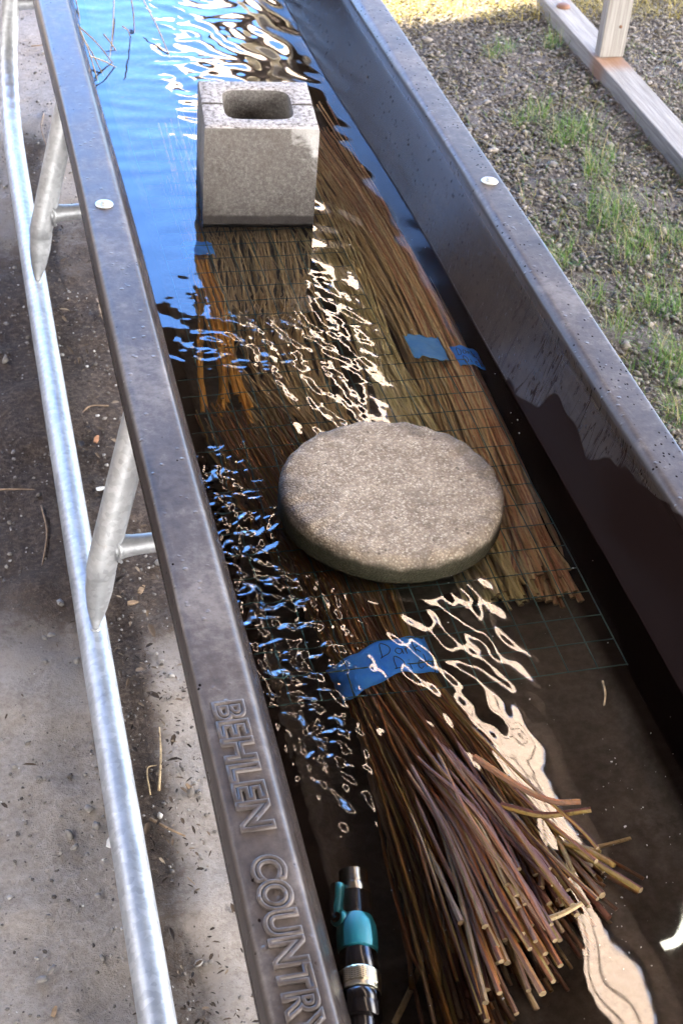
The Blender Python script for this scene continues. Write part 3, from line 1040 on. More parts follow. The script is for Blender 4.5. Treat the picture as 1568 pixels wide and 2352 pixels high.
def tape(root, cx, cy, zc, hw, hh, wid, skew, lines, size, u0, wrap=1.0, wave=0.003, seed=0, m=None):
    """painter's tape over the top of a bundle; x across, y along the rods"""
    g = np.random.default_rng(seed)
    def surf(u, v):       # u -1..1 across, v 0..1 along (1 = far)
        a = u * math.pi * .5 * wrap
        x = cx + hw * math.sin(a) / math.sin(min(math.pi * .5 * wrap, math.pi / 2))
        z = zc + hh * math.cos(a)
        y = cy + (v - .5) * wid + skew * u
        z += wave * math.sin(7 * u + 9 * v + seed) * .5
        y += .0035 * math.sin(5 * u + seed) + .002 * math.sin(13 * u + 2 * v)
        return (x, y, z)
    nu, nv = 40, 10
    V = [surf(-1 + 2 * i / nu, j / nv) for j in range(nv + 1) for i in range(nu + 1)]
    F = [(j * (nu + 1) + i, j * (nu + 1) + i + 1, (j + 1) * (nu + 1) + i + 1, (j + 1) * (nu + 1) + i) for j in range(nv) for i in range(nu)]
    o = mesh('tape_label', V, F, m or M['tape'])
    s = o.modifiers.new('solidify', 'SOLIDIFY'); s.thickness = .0004; s.offset = -1
    child(o, root)
    if lines:
        b = MB()
        for li, word in enumerate(lines):
            pen = u0 + .12 * li
            vb = .54 - .42 * li
            for ch in word:
                for stk in STROKES[ch]:
                    Q = spline([(pen + p[0] * size, vb + p[1] * .34, 0) for p in stk], 5 * len(stk))
                    pts = []
                    for q in Q:
                        x, y, z = surf(q[0], q[1])
                        pts.append((x, y, z + .0005))
                    b.tube(pts, .00055, 5)
                pen += size * (.78 if ch == 'D' else .62)
        child(b.obj('handwriting', M['ink'], None, True, None), root) if False else None
        w = b.obj('handwriting', M['ink'], None, True, None)
        w.parent = o
        w.matrix_parent_inverse = Matrix.Identity(4)
    return o


# front bundle: thick butts fanned out above and below the surface, tips running under the paver
B1 = bundle('thick purple brown willow bundle with fanned cut butts in the foreground', [
    (.176, -.078, -.134, .100, .078), (.165, .050, -.138, .084, .062), (.150, .188, -.143, .069, .044), (.133, .335, -.150, .056, .027),
    (.120, .50, -.155, .060, .030), (.085, .72, -.160, .072, .030), (.050, .95, -.160, .070, .030)], 400, [ROD['dark']], .0034, .0013, 101,
    butt_slant=.075, jitter=.060, parts=99, loosen=.06, fan=.40, shear=.030)
tape(B1, .133, .333, -.144, .066, .030, .062, .022, ('Dark', 'Dicky'), .22, -.02, 1.0, .003, 1)

# right bundle along the wall
B2 = bundle('reddish brown willow bundle lying along the right wall with a written tape label', [
    (.405, .485, -.200, .050, .022), (.408, .60, -.180, .038, .028), (.418, .80, -.160, .033, .026), (.424, 1.01, -.155, .032, .024),
    (.424, 1.27, -.155, .032, .026), (.412, 1.60, -.155, .045, .028), (.38, 2.0, -.155, .07, .03)], 70, [ROD['red']], .0052, .0014, 202,
    butt_slant=-.02, jitter=.03, parts=70)
tape(B2, .438, .988, -.145, .026, .020, .056, -.012, ('Dark', 'Dicky'), .27, -.3, 1.0, .002, 2)

# brown bundle beside it, blank tape
B3 = bundle('brown willow bundle between the pale and reddish ones with a blank tape label', [
    (.362, .60, -.185, .038, .022), (.372, .80, -.170, .034, .024), (.384, 1.02, -.165, .028, .022), (.385, 1.30, -.165, .040, .024),
    (.365, 1.62, -.160, .06, .028), (.33, 2.05, -.16, .08, .03)], 60, [ROD['brown']], .0038, .0012, 303, jitter=.03, parts=60, loosen=.16)
tape(B3, .380, 1.020, -.128, .027, .006, .066, -.010, (), .2, 0, .9, .002, 3, M['tape_pale'])

# pale olive bundle
B4 = bundle('pale olive willow bundle passing under the round paving stone', [
    (.335, .475, -.190, .035, .020), (.325, .62, -.180, .040, .022), (.312, .85, -.165, .035, .022), (.310, 1.02, -.160, .030, .020),
    (.312, 1.25, -.160, .035, .022), (.305, 1.55, -.155, .055, .026), (.295, 1.95, -.155, .09, .03)], 70, [ROD['pale']], .0038, .0012, 404, jitter=.03, parts=70, loosen=.18)

# brown thin bundle in the middle
B5 = bundle('thin brown willow bundle running from the paving stone to under the block', [
    (.20, .60, -.195, .05, .022), (.175, .82, -.180, .06, .026), (.150, 1.05, -.172, .075, .030), (.165, 1.32, -.165, .085, .03),
    (.19, 1.62, -.16, .09, .03), (.205, 2.05, -.16, .10, .03)], 90, [ROD['brown']], .0034, .0010, 505, jitter=.04, parts=90, stray=.1, loosen=.24)

# orange butts by the left wall
B6 = bundle('orange willow bundle at the left wall with few thick butts and a blue tape', [
    (.048, .895, -.152, .050, .016), (.062, 1.02, -.150, .040, .016), (.070, 1.20, -.152, .030, .018), (.072, 1.376, -.152, .024, .018),
    (.085, 1.65, -.155, .04, .02), (.10, 2.0, -.155, .06, .025)], 12, [ROD['orange']], .0052, .0018, 606, jitter=.05, parts=12, loosen=.16)
tape(B6, .072, 1.376, -.146, .028, .020, .045, .0, (), .2, 0, 1.0, .003, 4)


# a few loose rods and pieces that lie apart from the bundles
def loose(name, P, r, m, label, cat, group=None, n=16):
    b = MB()
    Q = spline(P, n)
    b.tube(Q, np.linspace(r, r * .75, n), 7)
    return tag(b.obj(name, m, None, True, 50), label, cat, group)


loose('willow_rod', [wet(1365, 1948, -.125), wet(1405, 1938, -.12), wet(1448, 1926, -.118)], .0030, ROD['brown'], 'short tan willow stub poking out right of the foreground bundle', 'willow rod')
loose('willow_rod', [wet(890, 1840, -.17), wet(900, 1990, -.18), wet(950, 2090, -.19), wet(985, 2180, -.20)], .0036, ROD['brown'], 'thin olive willow rod curving down left of the foreground bundle', 'willow rod')
loose('willow_rod', [spot(1090, 1740, -.09), spot(1180, 1800, -.075), spot(1265, 1840, -.06), spot(1333, 1842, -.05)], .0042, ROD['dark'], 'grey bent willow rod sticking out above the water, upper of two at the right', 'willow rod')
loose('willow_rod', [spot(1150, 1850, -.085), spot(1240, 1872, -.075), spot(1300, 1868, -.066), spot(1357, 1860, -.058)], .0042, ROD['dark'], 'grey straight willow rod sticking out above the water, lower of two at the right', 'willow rod')
loose('willow_rod', [wet(985, 2300, -.215), wet(1030, 2296, -.215), wet(1105, 2288, -.215)], .003, ROD['brown'], 'short brown twig lying on the bottom in front of the foreground bundle', 'willow rod')
loose('willow_rod', [wet(905, 2352, -.20), wet(960, 2230, -.19), wet(990, 2090, -.17), wet(985, 1950, -.15)], .0036, ROD['brown'], 'leaning brown willow rod at the bottom edge left of the foreground bundle', 'willow rod')
loose('willow_rod', [spot(1240, 2118, -.07), spot(1290, 2100, -.062), spot(1335, 2076, -.06)], .0034, ROD['brown'], 'short tan willow rod lying across the cut butts of the foreground bundle', 'willow rod')
for k_, (u0_, v0_, u1_, v1_) in enumerate([(1215, 1690, 1105, 1770), (1386, 1565, 1380, 1620), (1000, 1130, 930, 1010)]):
    pass
# far left twigs that lean over the rim into the water
tw = [((165, -30), (185, 55)), ((300, -10), (309, 78)), ((182, 60), (262, 148)), ((262, 0), (250, 150)), ((180, 70), (238, 175)), ((178, 55), (226, 190)), ((186, 110), (216, 185)), ((205, 128), (268, 155)), ((282, 60), (300, 85)), ((238, 78), (270, 122)), ((330, 0), (392, 135))]
for i, (p0, p1) in enumerate(tw):
    A, B_ = spot(*p0, WZ + .02 + .02 * (i % 3)), spot(*p1, WZ - .004)
    mid_ = (A + B_) / 2 + np.array([.002, 0, .002 * (i % 3)])
    loose('twig', [A, mid_, B_], .0017, ROD['brown'], 'thin dark twig poking out of the water by the far left rim', 'twig', 'thin twigs poking out of the water by the far left rim', 10)

loose('straw_stalk', [spot(1384, 1565, WZ + .001), spot(1390, 1592, WZ + .002), spot(1387, 1620, WZ + .001)], .0014, M['cut'], 'short yellow straw floating on the water right of the wire mesh', 'straw')
fg = np.random.default_rng(55)
n = 420
FX = fg.uniform(.03, .46, n); FY = np.where(fg.uniform(size=n) < .6, fg.normal(-.06, .10, n), fg.uniform(-.25, 1.4, n))
kp = (FX > .20) | (fg.uniform(size=n) < .25)
FX, FY = FX[kp], FY[kp]; n = len(FX)
fs = np.exp(fg.normal(math.log(.0006), .5, n)); fa_ = fg.uniform(0, 6.28, n)
bq = np.array([(-1, -.5, 0), (1, -.35, 0), (.8, .5, 0), (-.7, .6, 0), (-1, -.5, .6), (1, -.35, .6), (.8, .5, .6), (-.7, .6, .6)])
FV = bq[None] * fs[:, None, None]
FV = np.stack([FV[..., 0] * np.cos(fa_)[:, None] - FV[..., 1] * np.sin(fa_)[:, None], FV[..., 0] * np.sin(fa_)[:, None] + FV[..., 1] * np.cos(fa_)[:, None], FV[..., 2]], -1)
FV += np.stack([FX, FY, np.full(n, WZ + .0006)], -1)[:, None]
FF = (np.array([(0, 3, 2, 1), (4, 5, 6, 7), (0, 1, 5, 4), (1, 2, 6, 5), (2, 3, 7, 6), (3, 0, 4, 7)])[None] + 8 * np.arange(n)[:, None, None]).reshape(-1, 4)
tag(mesh('floating_specks', FV.reshape(-1, 3), FF, M['white'], None, False), kind='stuff')

# ------------------------------------------------------------------ hose shut-off valve
A_ = np.array([.0185, .030, -.118]); Bq = np.array([-.052, -.33, -.106])
ax = Vector(Bq - A_).normalized()
hv = empty('hose_valve', 'teal and black garden hose shut-off valve with a knurled metal ring', 'hose valve', tuple(A_))


def hl(name, prof, m, seg=32, smooth=True, angle=40):
    b = MB(); b.lathe(prof, A_, ax, seg)
    return child(b.obj(name, m, None, smooth, angle), hv)


thr = [(0, .0125)]
for i in range(6):
    thr += [(.001 + i * .0028, .0138), (.0022 + i * .0028, .0156), (.0032 + i * .0028, .0138)]
thr += [(.020, .0150), (.021, .0168), (.030, .0172), (.031, .0168)]
hl('threaded_spout', thr, M['chrome'], 36)
hl('barrel', [(.031, .0150), (.032, .0162), (.060, .0168), (.066, .0170)], M['black'])
hl('body', [(.058, .0158), (.064, .0180), (.072, .0205), (.082, .0213), (.098, .0212), (.103, .0203), (.1045, .0180)], M['teal'], 40)
hl('grip', [(.1045, .0178), (.106, .0194), (.116, .0200), (.128, .0203), (.130, .0195)], M['black'])
kb = MB()
V_, F_, S_ = [], [], 96
an_ = ax.orthogonal().normalized(); bn_ = ax.cross(an_)
rows = [(.130, .0200, 0), (.1305, .0212, 0)] + [(.132 + .0012 * i, .0214, 1) for i in range(13)] + [(.1480, .0208, 0), (.1485, .0212, 0), (.1530, .0212, 0), (.1535, .0203, 0)]
for i, (s_, r_, kf) in enumerate(rows):
    for q_ in range(S_):
        t_ = 2 * math.pi * q_ / S_
        rr_ = r_ + (kf * .0007 * ((q_ // 2 + i) % 2))
        V_.append(Vector(A_) + ax * s_ + (an_ * math.cos(t_) + bn_ * math.sin(t_)) * rr_)
for i in range(len(rows) - 1):
    for q_ in range(S_):
        F_.append((i * S_ + q_, i * S_ + (q_ + 1) % S_, (i + 1) * S_ + (q_ + 1) % S_, (i + 1) * S_ + q_))
kb.add(V_, F_)
child(kb.obj('knurled_ring', M['brass'], None, True, 30), hv)
hl('coupling', [(.1535, .0190), (.155, .0202), (.165, .0200), (.168, .0188), (.1685, .0205), (.182, .0208), (.184, .0198), (.1845, .0165)], M['black'])
hs = [A_ + np.array(ax) * s for s in (.18, .24, .30)] + [A_ + np.array(ax) * .42 + np.array([.05, 0, -.03]), A_ + np.array(ax) * .60 + np.array([.14, 0, -.07])]
b = MB(); b.tube(spline(hs, 24), .0165, 22)
child(b.obj('hose', M['black']), hv)
nt = NT('knurl'); nt.set((0.72, 0.66, 0.50), 0.28, 1.0)
uvx = nt.xyz('Object')
# lever: pivot on the left of the body, handle pointing back along the spout
side = Vector((0, 0, 1)).cross(ax).normalized()
if side.x > 0: side = -side
up = Vector((0, 0, 1))
piv = Vector(A_) + ax * .066 + side * .0155 + up * .006
b = MB(); b.lathe([(-.004, .0100), (.004, .0105), (.006, .0098), (.0075, .0075)], piv, (side + up * .9).normalized(), 26)
child(b.obj('pivot', M['teal']), hv)
b = MB(); b.lathe([(.0068, .0062), (.0086, .0060), (.0090, .0035)], piv, (side + up * .9).normalized(), 22)
child(b.obj('pivot_screw', M['black']), hv)
b = MB()
pl = [piv + side * .002 + up * .001, piv - ax * .012 + side * .0035 + up * .002, piv - ax * .026 + side * .002 + up * .004, piv - ax * .038 + side * .001 + up * .007, piv - ax * .043 + side * .0 + up * .008]
b.tube(spline([tuple(p) for p in pl], 14), [.0075, .0062, .0058, .0056, .0055, .0054, .0054, .0054, .0055, .0056, .0057, .0055, .0048, .0034], 14)
child(b.obj('lever', M['teal']), hv)
b = MB()
pl2 = [Vector(p) + side * .0045 - up * .0018 for p in pl]
b.tube(spline([tuple(p) for p in pl2], 14), [.0066, .0056, .0052, .005, .005, .0049, .0049, .0049, .005, .005, .0051, .0049, .0042, .003], 12)
child(b.obj('lever_edge', M['black']), hv)

# ------------------------------------------------------------------ timber frame on the right
SX0, SX1, SZ = 1.548, 1.636, -.553
tf = empty('timber_frame', 'weathered grey timber sill with an upright post on the gravel', 'timber frame', (1.59, 3.0, GZ))
b = MB(); b.box(SX0, SX1, -.5, 9.0, GZ - .01, SZ)
child(bevel(b.obj('sill_board', M['wood'], None, False), .003), tf)
b = MB(); b.box(1.562, 1.638, 3.150, 3.192, SZ, 2.36)
child(bevel(b.obj('post', M['upright'], None, False), .003), tf)
b = MB(); b.lathe([(0, .022), (.002, .0225), (.008, .019), (.011, .012)], (1.590, 3.545, SZ), (0, 0, 1), 24)
child(b.obj('bolt_head', M['rust']), tf)
for zz in (-.46, -.28):
    b = MB(); b.lathe([(0, .005), (.002, .0045), (.003, .002)], (1.612, 3.150, zz), (0, -1, 0), 12)
    child(b.obj('nail_head', M['rust']), tf)

# ------------------------------------------------------------------ the open shed overhead (seen in the water)
RZ = 2.42
shed = empty('open_shed', 'brown open shed roof with a translucent strip, mirrored in the water', 'shed', (0, 0, GZ))


def corrugated(name, x0, x1, y0, y1, z, m, slope=0.0, pitch=.076, amp=.009, thick=.0015):
    """y1 is the end at x = 0; the end runs obliquely with the given slope"""
    xs = np.linspace(x0, x1, 12)
    n = int((y1 - y0) / pitch * 6)
    V, F = [], []
    for i in range(n):
        for x in xs:
            y = y0 + (y1 + (slope * x if x > -.3 else slope * -.3 - .55 * (x + .3)) - y0) * i / (n - 1)
            V.append((x, y, z + amp * math.sin(2 * math.pi * y / pitch)))
    k_ = len(xs)
    F = [(i * k_ + j, i * k_ + j + 1, (i + 1) * k_ + j + 1, (i + 1) * k_ + j) for i in range(n - 1) for j in range(k_ - 1)]
    o = mesh(name, V, F, m)
    if thick:
        s = o.modifiers.new('solidify', 'SOLIDIFY'); s.thickness = thick
    return child(o, shed)


YE = 4.95
corrugated('roof_sheet', -3.4, 1.284, -10, YE, RZ, M['roof'], .37)
corrugated('roof_sheet', 1.396, 3.6, -10, 8.9, RZ + .004, M['roof'])
b = MB(); b.add([(1.285, -4.5, RZ + .012), (1.395, -4.5, RZ + .012), (1.395, 8.7, RZ + .012), (1.285, 8.7, RZ + .012)], [(0, 1, 2, 3)])
child(b.obj('skylight_panel', M['skylight'], None, False), shed)
b = MB(); b.add([(1.08, 7.4, RZ + .012), (1.283, 7.4, RZ + .012), (1.283, 8.7, RZ + .012), (1.08, 8.7, RZ + .012)], [(0, 1, 2, 3)])  # second sheet, added to widen the bright streak mirrored at the far end
child(b.obj('skylight_panel', M['skylight'], None, False), shed)
for x in (1.305, 1.347):
    b = MB(); b.box(x, x + .0035, -4.5, 8.7, RZ + .004, RZ + .009)
    child(b.obj('skylight_rib', M['upright'], None, False), shed)
for y in (-3, -1.5, 0, 1.5, 3.0, 3.65):
    b = MB(); b.box(-3.3, 1.24, y, y + .04, RZ - .11, RZ - .012)
    child(b.obj('purlin', M['brown'], None, False), shed)
b = MB(); b.box(1.41, 1.45, -4.4, 8.8, RZ - .16, RZ - .008)
child(b.obj('eave_beam', M['brown'], None, False), shed)
for y in (-3.5, 6.9):
    b = MB(); b.box(1.47, 1.57, y, y + .1, GZ, RZ - .17)
    child(b.obj('shed_post', M['upright'], None, False), shed)
for x in (-3.3,):
    for y in (-4, 3.6):
        b = MB(); b.box(x, x + .1, y, y + .1, GZ, RZ - .12)
        child(b.obj('shed_post', M['upright'], None, False), shed)
lamp = empty('added_lamp', 'added bent glowing lamp under the shed roof, mirrored at the bottom right of the water', 'lamp', (1.52, 1.45, RZ - .06))
b = MB(); b.tube(spline([(1.428, 1.325, RZ - .09), (1.436, 1.39, RZ - .09), (1.475, 1.455, RZ - .09), (1.55, 1.478, RZ - .09), (1.606, 1.549, RZ - .09)], 30), .017, 14)  # added tube, bent to give the rippled bright curve in the water
lt = NT('lit_lamp_tube'); lt.set((.9, .9, .85), .4)
lt.b.inputs['Emission Color'].default_value = (1.0, 1.0, 0.82, 1); lt.b.inputs['Emission Strength'].default_value = 2.6
child(b.obj('lamp_tube', lt.m), lamp)
b = MB(); b.tube([(1.425, 1.324, RZ - .045), (1.619, 1.564, RZ - .045)], .020, 8)
child(b.obj('housing', M['brown']), lamp)
bw = empty('screen_wall', 'unseen brown barn wall to the left, mirrored in the wet trough side', 'barn wall', (-4.3, 3, GZ))
b = MB(); b.box(-4.4, -4.2, -6, 18, GZ - .1, 2.0)  # unseen wall, added to cut low light and darken the wet side's reflection
child(b.obj('boarding', M['screen'], None, False), bw)
b = MB(); b.box(-4.45, -4.15, -6, 18, 2.0, 2.08)
child(b.obj('cap_board', M['screen'], None, False), bw)
bp = empty('boarded_post', 'post beyond the trough, lit and shaded faces coloured cream and brown, mirrored in the water', 'post', (1.75, 7.6, GZ))
b = MB(); b.box(1.60, 1.98, 7.5, 7.56, GZ, 3.6)
child(b.obj('brown_board', M['brown'], None, False), bp)
b = MB(); b.box(1.50, 1.597, 7.47, 7.60, GZ, 3.6)  # sunlit side and shaded front of the post put into separate colours
child(b.obj('sunlit_face', M['cream'], None, False), bp)


# ------------------------------------------------------------------ scatter on the ground
ICO_V = np.array([(0, 0, -1), (.7236, -.5257, -.4472), (-.2764, -.8507, -.4472), (-.8944, 0, -.4472), (-.2764, .8507, -.4472), (.7236, .5257, -.4472),
                  (.2764, -.8507, .4472), (-.7236, -.5257, .4472), (-.7236, .5257, .4472), (.2764, .8507, .4472), (.8944, 0, .4472), (0, 0, 1)])
ICO_F = np.array([(0, 1, 2), (1, 0, 5), (0, 2, 3), (0, 3, 4), (0, 4, 5), (1, 5, 10), (2, 1, 6), (3, 2, 7), (4, 3, 8), (5, 4, 9), (1, 10, 6), (2, 6, 7), (3, 7, 8), (4, 8, 9), (5, 9, 10),
                  (6, 10, 11), (7, 6, 11), (8, 7, 11), (9, 8, 11), (10, 9, 11)])


def rocks(P, size, seed, flat=.65):
    g = np.random.default_rng(seed)
    n = len(P)
    V = ICO_V[None] * g.uniform(.62, 1.25, (n, 12, 1))
    V = V * (np.stack([g.uniform(.7, 1.35, n), g.uniform(.6, 1.1, n), g.uniform(flat * .6, flat * 1.2, n)], -1) * size[:, None])[:, None, :]
    a = g.uniform(0, 6.28, n); t = g.normal(size=n) * .35
    ct, st_ = np.cos(t)[:, None], np.sin(t)[:, None]
    V = np.stack([V[..., 0] * ct - V[..., 2] * st_, V[..., 1], V[..., 0] * st_ + V[..., 2] * ct], -1)
    ca, sa = np.cos(a)[:, None], np.sin(a)[:, None]
    V = np.stack([V[..., 0] * ca - V[..., 1] * sa, V[..., 0] * sa + V[..., 1] * ca, V[..., 2]], -1)
    V = V + P[:, None, :]
    F = (ICO_F[None] + 12 * np.arange(n)[:, None, None]).reshape(-1, 3)
    return V.reshape(-1, 3), F


g = np.random.default_rng(77)
n = 95000
P = np.stack([g.uniform(.62, 2.35, n), g.uniform(.25, 4.6, n), np.full(n, GZ + .003)], -1)
keep = ~((P[:, 0] > SX0 - .01) & (P[:, 0] < SX1 + .01))
P = P[keep]
P[:, 2] += g.uniform(-.002, .006, len(P))
sz = np.exp(g.normal(math.log(.0043), .40, len(P)))
V, F = rocks(P, sz, 5)
tag(mesh('gravel', V, F, M['gravel'], None, False), kind='stuff')

n = 9000
P = np.stack([g.uniform(-.75, .0, n), g.uniform(-.3, 4.2, n), np.full(n, GZ + .002)], -1)
sz = np.exp(g.normal(math.log(.0021), .45, n))
V, F = rocks(P, sz, 6)
tag(mesh('grit', V, F, M['grit'], None, False), kind='stuff')

# leaf litter: small curled flakes in the strip beside the trough
n = 2500
ly = g.uniform(-.15, 2.4, n)
lx = np.where(g.uniform(size=n) < .8, g.normal(-.105, .035, n), g.uniform(-.6, -.03, n))
lx = np.minimum(lx, 0.05)
dens = np.where(lx < -.2, (ly > .5), 1).astype(bool)
lx, ly = lx[dens], ly[dens]
n = len(lx)
L = np.exp(g.normal(math.log(.0052), .6, n)); W = L * g.uniform(.15, .5, n)
a = g.uniform(0, 6.28, n); tl = g.normal(size=n) * .35
base = np.array([(-.5, 0, 0), (-.2, .5, .12), (.2, .45, .1), (.5, 0, 0), (.2, -.5, .1), (-.2, -.45, .14)])
V = base[None] * np.stack([L, W, L], -1)[:, None]
V = np.stack([V[..., 0] * np.cos(a)[:, None] - V[..., 1] * np.sin(a)[:, None], V[..., 0] * np.sin(a)[:, None] + V[..., 1] * np.cos(a)[:, None], V[..., 2] + V[..., 0] * np.sin(tl)[:, None]], -1)
V += np.stack([lx, ly, np.full(n, GZ + .005) + g.uniform(0, .006, n)], -1)[:, None]
F = (np.array([[0, 1, 2, 3], [0, 3, 4, 5]])[None] + 6 * np.arange(n)[:, None, None]).reshape(-1, 4)
tag(mesh('leaf_litter', V.reshape(-1, 3), F, M['litter'], None, False), kind='stuff')


def gpos(u, v, dz=0.0):
    p = spot(u, v, GZ)
    return np.array([p[0], p[1], GZ + dz])


# single stones, chips, sticks and leaves lying on the dirt
stones = [(15, 745, 7), (75, 720, 9), (62, 790, 8), (12, 830, 13), (10, 925, 6), (238, 1048, 8), (35, 1100, 7), (78, 1100, 5), (140, 1388, 10), (118, 1462, 9), (102, 1468, 8), (178, 1520, 12), (105, 1522, 9), (205, 1860, 10), (222, 1900, 9), (160, 1920, 10), (172, 1950, 8), (200, 1965, 6), (95, 2255, 10), (120, 2230, 8), (235, 2205, 7), (366, 1295, 12), (145, 1170, 7), (30, 1040, 7), (90, 1790, 6), (140, 1880, 6), (225, 2060, 6)]
for i, (u, v, s) in enumerate(stones):
    p = gpos(u, v, .003)
    V, F = rocks(np.array([[0, 0, 0.0]]), np.array([s * .00082]), 300 + i, .55)
    o = mesh('stone', V, F, M['rock'], None, False)
    o.location = p
    tag(o, 'small grey stone lying on the dirt left of the trough', 'stone', 'small grey stones on the dirt left of the trough')
for i, (u, v, s) in enumerate([(18, 1505, 5), (30, 1512, 4), (28, 1500, 4), (42, 1510, 3)]):
    V, F = rocks(np.array([[0, 0, 0.0]]), np.array([s * .001]), 400 + i, .5)
    o = mesh('white_chip', V, F, M['white'], None, False); o.location = gpos(u, v, .002)
    tag(o, 'white crumb on the dirt at the left edge', 'chip', 'white crumbs on the dirt at the left edge')


def debris(name, pts, r, m, label, cat, group=None):
    P = [gpos(u, v, .004 + .003 * (i % 2)) for i, (u, v) in enumerate(pts)]
    b = MB(); Q = spline(P, 14)
    b.tube(Q, np.linspace(r, r * .5, 14), 6)
    return tag(b.obj(name, m, None, True, None), label, cat, group)


debris('straw_stalk', [(365, 1820), (369, 1745), (366, 1675)], .0022, M['cut'], 'straight pale straw stalk on the dust between skid pipe and trough', 'straw')
debris('straw_stalk', [(345, 1830), (338, 1775), (360, 1762)], .0014, M['cut'], 'hooked pale straw stalk beside the straight one', 'straw')
debris('dead_stick', [(95, 1165), (108, 1230), (95, 1310), (78, 1372)], .0018, M['stick'], 'thin curved dead root on the dirt left of the skid pipe', 'stick')
debris('dead_stick', [(0, 1128), (40, 1130), (80, 1128)], .0018, M['stick'], 'thin straight dead stick at the left edge above the curved root', 'stick')
debris('dead_stick', [(345, 1885), (385, 1910), (425, 1925)], .0028, M['stick'], 'dark dead stick on the dust beside the lettering', 'stick')
debris('dead_stick', [(430, 2020), (455, 2050), (470, 2080)], .0014, M['stick'], 'thin bent dead stick on the dust near the trough bottom edge', 'stick')
debris('dead_stick', [(10, 1625), (30, 1600), (45, 1580)], .0018, M['stick'], 'short dead stick on the dust at the left edge', 'stick')
debris('dead_stick', [(180, 965), (205, 940), (250, 935)], .0022, M['stick'], 'crooked dead stick on the dark soil between skid and trough', 'stick')
debris('dead_stick', [(222, 690), (238, 740), (265, 760)], .0022, M['stick'], 'bent pale dead stick on the dark soil in the middle', 'stick')
debris('dead_stick', [(100, 262), (95, 300), (108, 340)], .0022, M['stick'], 'crooked pale dead stick behind the far leg pipe', 'stick')
debris('dead_stick', [(72, 108), (100, 108), (128, 106)], .0020, M['stick'], 'straight dead stick on the pale dirt at the far left', 'stick')
for i, (u, v, ln, an, m, nm, lab) in enumerate([
        (222, 1014, .022, 1.2, 'leaf', 'dead_leaf', 'reddish dead leaf on the dark soil left of the trough rim'),
        (232, 1128, .020, .3, 'white', 'paper_scrap', 'white paper scrap on the dark soil behind the near leg pipe'),
        (252, 1940, .020, 1.25, 'white', 'paper_scrap', 'white paper scrap poking out from under the skid pipe'),
        (435, 1815, .016, 2.2, 'stick', 'wood_chip', 'brown wood chip on the dust beside the trough'),
        (325, 1360, .022, 1.0, 'stick', 'wood_chip', 'brown wood chip on the dirt just below the cross pipe'),
        (305, 1390, .020, .2, 'stick', 'wood_chip', 'dark wood chip lying next to the skid pipe below the cross pipe'),
        (125, 2330, .016, 1.2, 'stick', 'wood_chip', 'dark brown wood chip on the pale dust at the bottom left')]):
    p = gpos(u, v, .006)
    c_, s_ = math.cos(an), math.sin(an)
    pts = np.array([(-.5, -.18), (-.1, -.22), (.5, -.08), (.45, .10), (.05, .22), (-.45, .16)]) * ln
    V = [(x * c_ - y * s_, x * s_ + y * c_, z) for z in (-.0012, .0012) for x, y in pts]
    F = [tuple(range(5, -1, -1)), tuple(range(6, 12))] + [(j, (j + 1) % 6, 6 + (j + 1) % 6, 6 + j) for j in range(6)]
    o = mesh(nm, V, F, M[m], None, False); o.location = p; o.rotation_euler = (.15, .2, 0)
    tag(o, lab, nm.replace('_', ' '))


# ------------------------------------------------------------------ grass
def blades(P, h, lean, w, seed, per=4):
    """P (n,3) roots; ribbons of `per` segments"""
    g = np.random.default_rng(seed)
    n = len(P)
    a = g.uniform(0, 6.28, n)
    d = np.stack([np.cos(a), np.sin(a)], -1)
    pd = np.stack([-np.sin(a), np.cos(a)], -1)
    V = np.zeros((n, (per + 1) * 2, 3))
    for i in range(per + 1):
        t = i / per
        off = lean * t ** 1.7
        z = h * (t - .35 * (lean / (h + 1e-9)) * t ** 2 * .6)
        ww = w * (1 - t) ** .7 * .5 + .00012
        c = P[:, :2] + d * off[:, None]
        V[:, 2 * i, :2] = c + pd * ww[:, None]
        V[:, 2 * i + 1, :2] = c - pd * ww[:, None]
        V[:, 2 * i, 2] = V[:, 2 * i + 1, 2] = P[:, 2] + z
    f = np.array([[2 * i, 2 * i + 1, 2 * i + 3, 2 * i + 2] for i in range(per)])
    F = (f[None] + (per + 1) * 2 * np.arange(n)[:, None, None]).reshape(-1, 4)
    return V.reshape(-1, 3), F


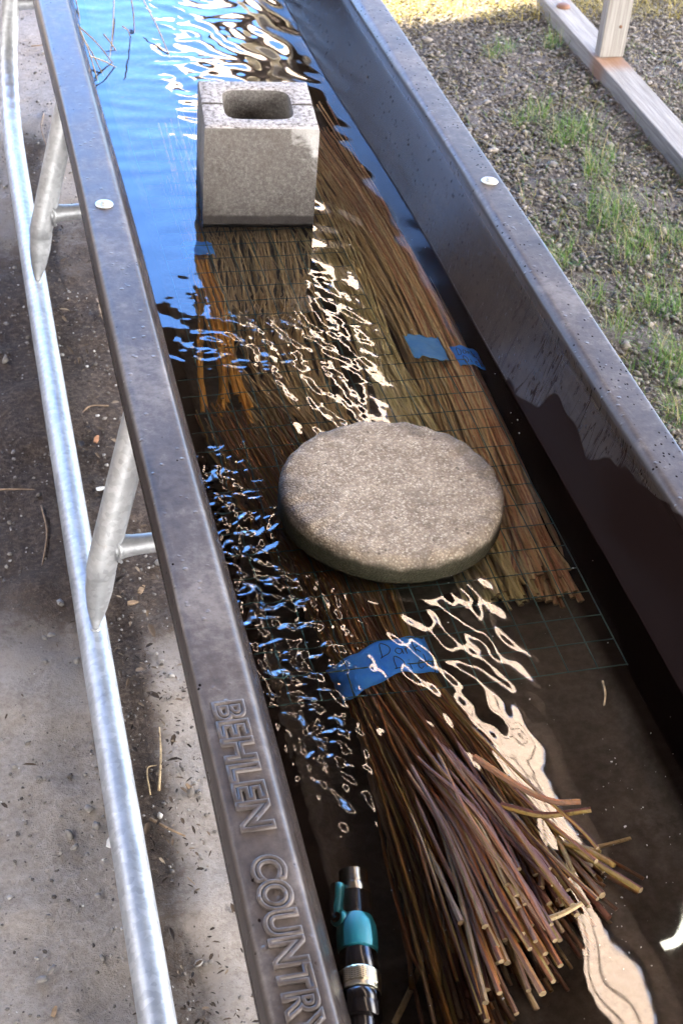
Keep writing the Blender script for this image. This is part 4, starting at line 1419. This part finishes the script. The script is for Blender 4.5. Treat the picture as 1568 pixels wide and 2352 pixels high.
tufts = [(1240, 275, 1.0), (1305, 330, 1.4), (1330, 300, 1.1), (1360, 400, 1.0), (1405, 490, 1.6), (1395, 520, 1.0), (1450, 595, 1.3), (1485, 700, .8), (1420, 770, .9), (1540, 830, 1.4), (1560, 880, 1.1), (1545, 720, 1.0), (1162, 118, .7), (1268, 110, .8), (1130, 135, .5), (1355, 690, .8), (1290, 610, .9), (1390, 370, .8), (1480, 560, .8), (1190, 290, .6), (1545, 960, .8), (1555, 560, .8)]
gg = np.random.default_rng(9)
for i, (u, v, s) in enumerate(tufts):
    c = gpos(u, v)
    n = int(80 * s)
    P = np.stack([gg.normal(0, .024 * s, n), gg.normal(0, .024 * s, n), np.zeros(n)], -1)
    V, F = blades(P, gg.uniform(.02, .08, n) * (.7 + .4 * s), gg.uniform(.01, .085, n), gg.uniform(.0008, .0019, n), 900 + i)
    o = mesh('grass_tuft', V, F, M['grass'], None, True)
    o.location = c
    tag(o, 'small green grass tuft growing through the gravel right of the trough', 'grass tuft', 'grass tufts in the gravel')
n = 9000
P = np.stack([gg.uniform(.8, 2.2, n), gg.uniform(.7, 3.4, n), np.full(n, GZ)], -1)
kp = gg.uniform(size=n) < np.exp(-((P[:, 1] - 1.9 - .4 * (P[:, 0] - 1.2)) / .75) ** 2) + .12
P = P[kp]; n = len(P)
V, F = blades(P, gg.uniform(.010, .055, n), gg.uniform(.01, .08, n), gg.uniform(.0007, .0017, n), 950)
tag(mesh('sparse_grass', V, F, M['grass']), kind='stuff')
n = 2200
P = np.stack([gg.uniform(.65, 2.2, n), gg.uniform(.6, 3.5, n), np.full(n, GZ + .006)], -1)
V, F = blades(P, gg.uniform(.004, .02, n), gg.uniform(.02, .09, n), gg.uniform(.0010, .002, n), 951)
n2 = 15000
P2 = np.stack([gg.uniform(.6, 2.6, n2), gg.uniform(3.52, 5.2, n2), np.full(n2, GZ + .006)], -1)
V2, F2 = blades(P2, gg.uniform(.015, .07, n2), gg.uniform(.02, .12, n2), gg.uniform(.0012, .0030, n2), 952)
tag(mesh('dry_grass', np.vstack([V, V2]), np.vstack([F, F2 + len(V)]), M['straw']), kind='stuff')
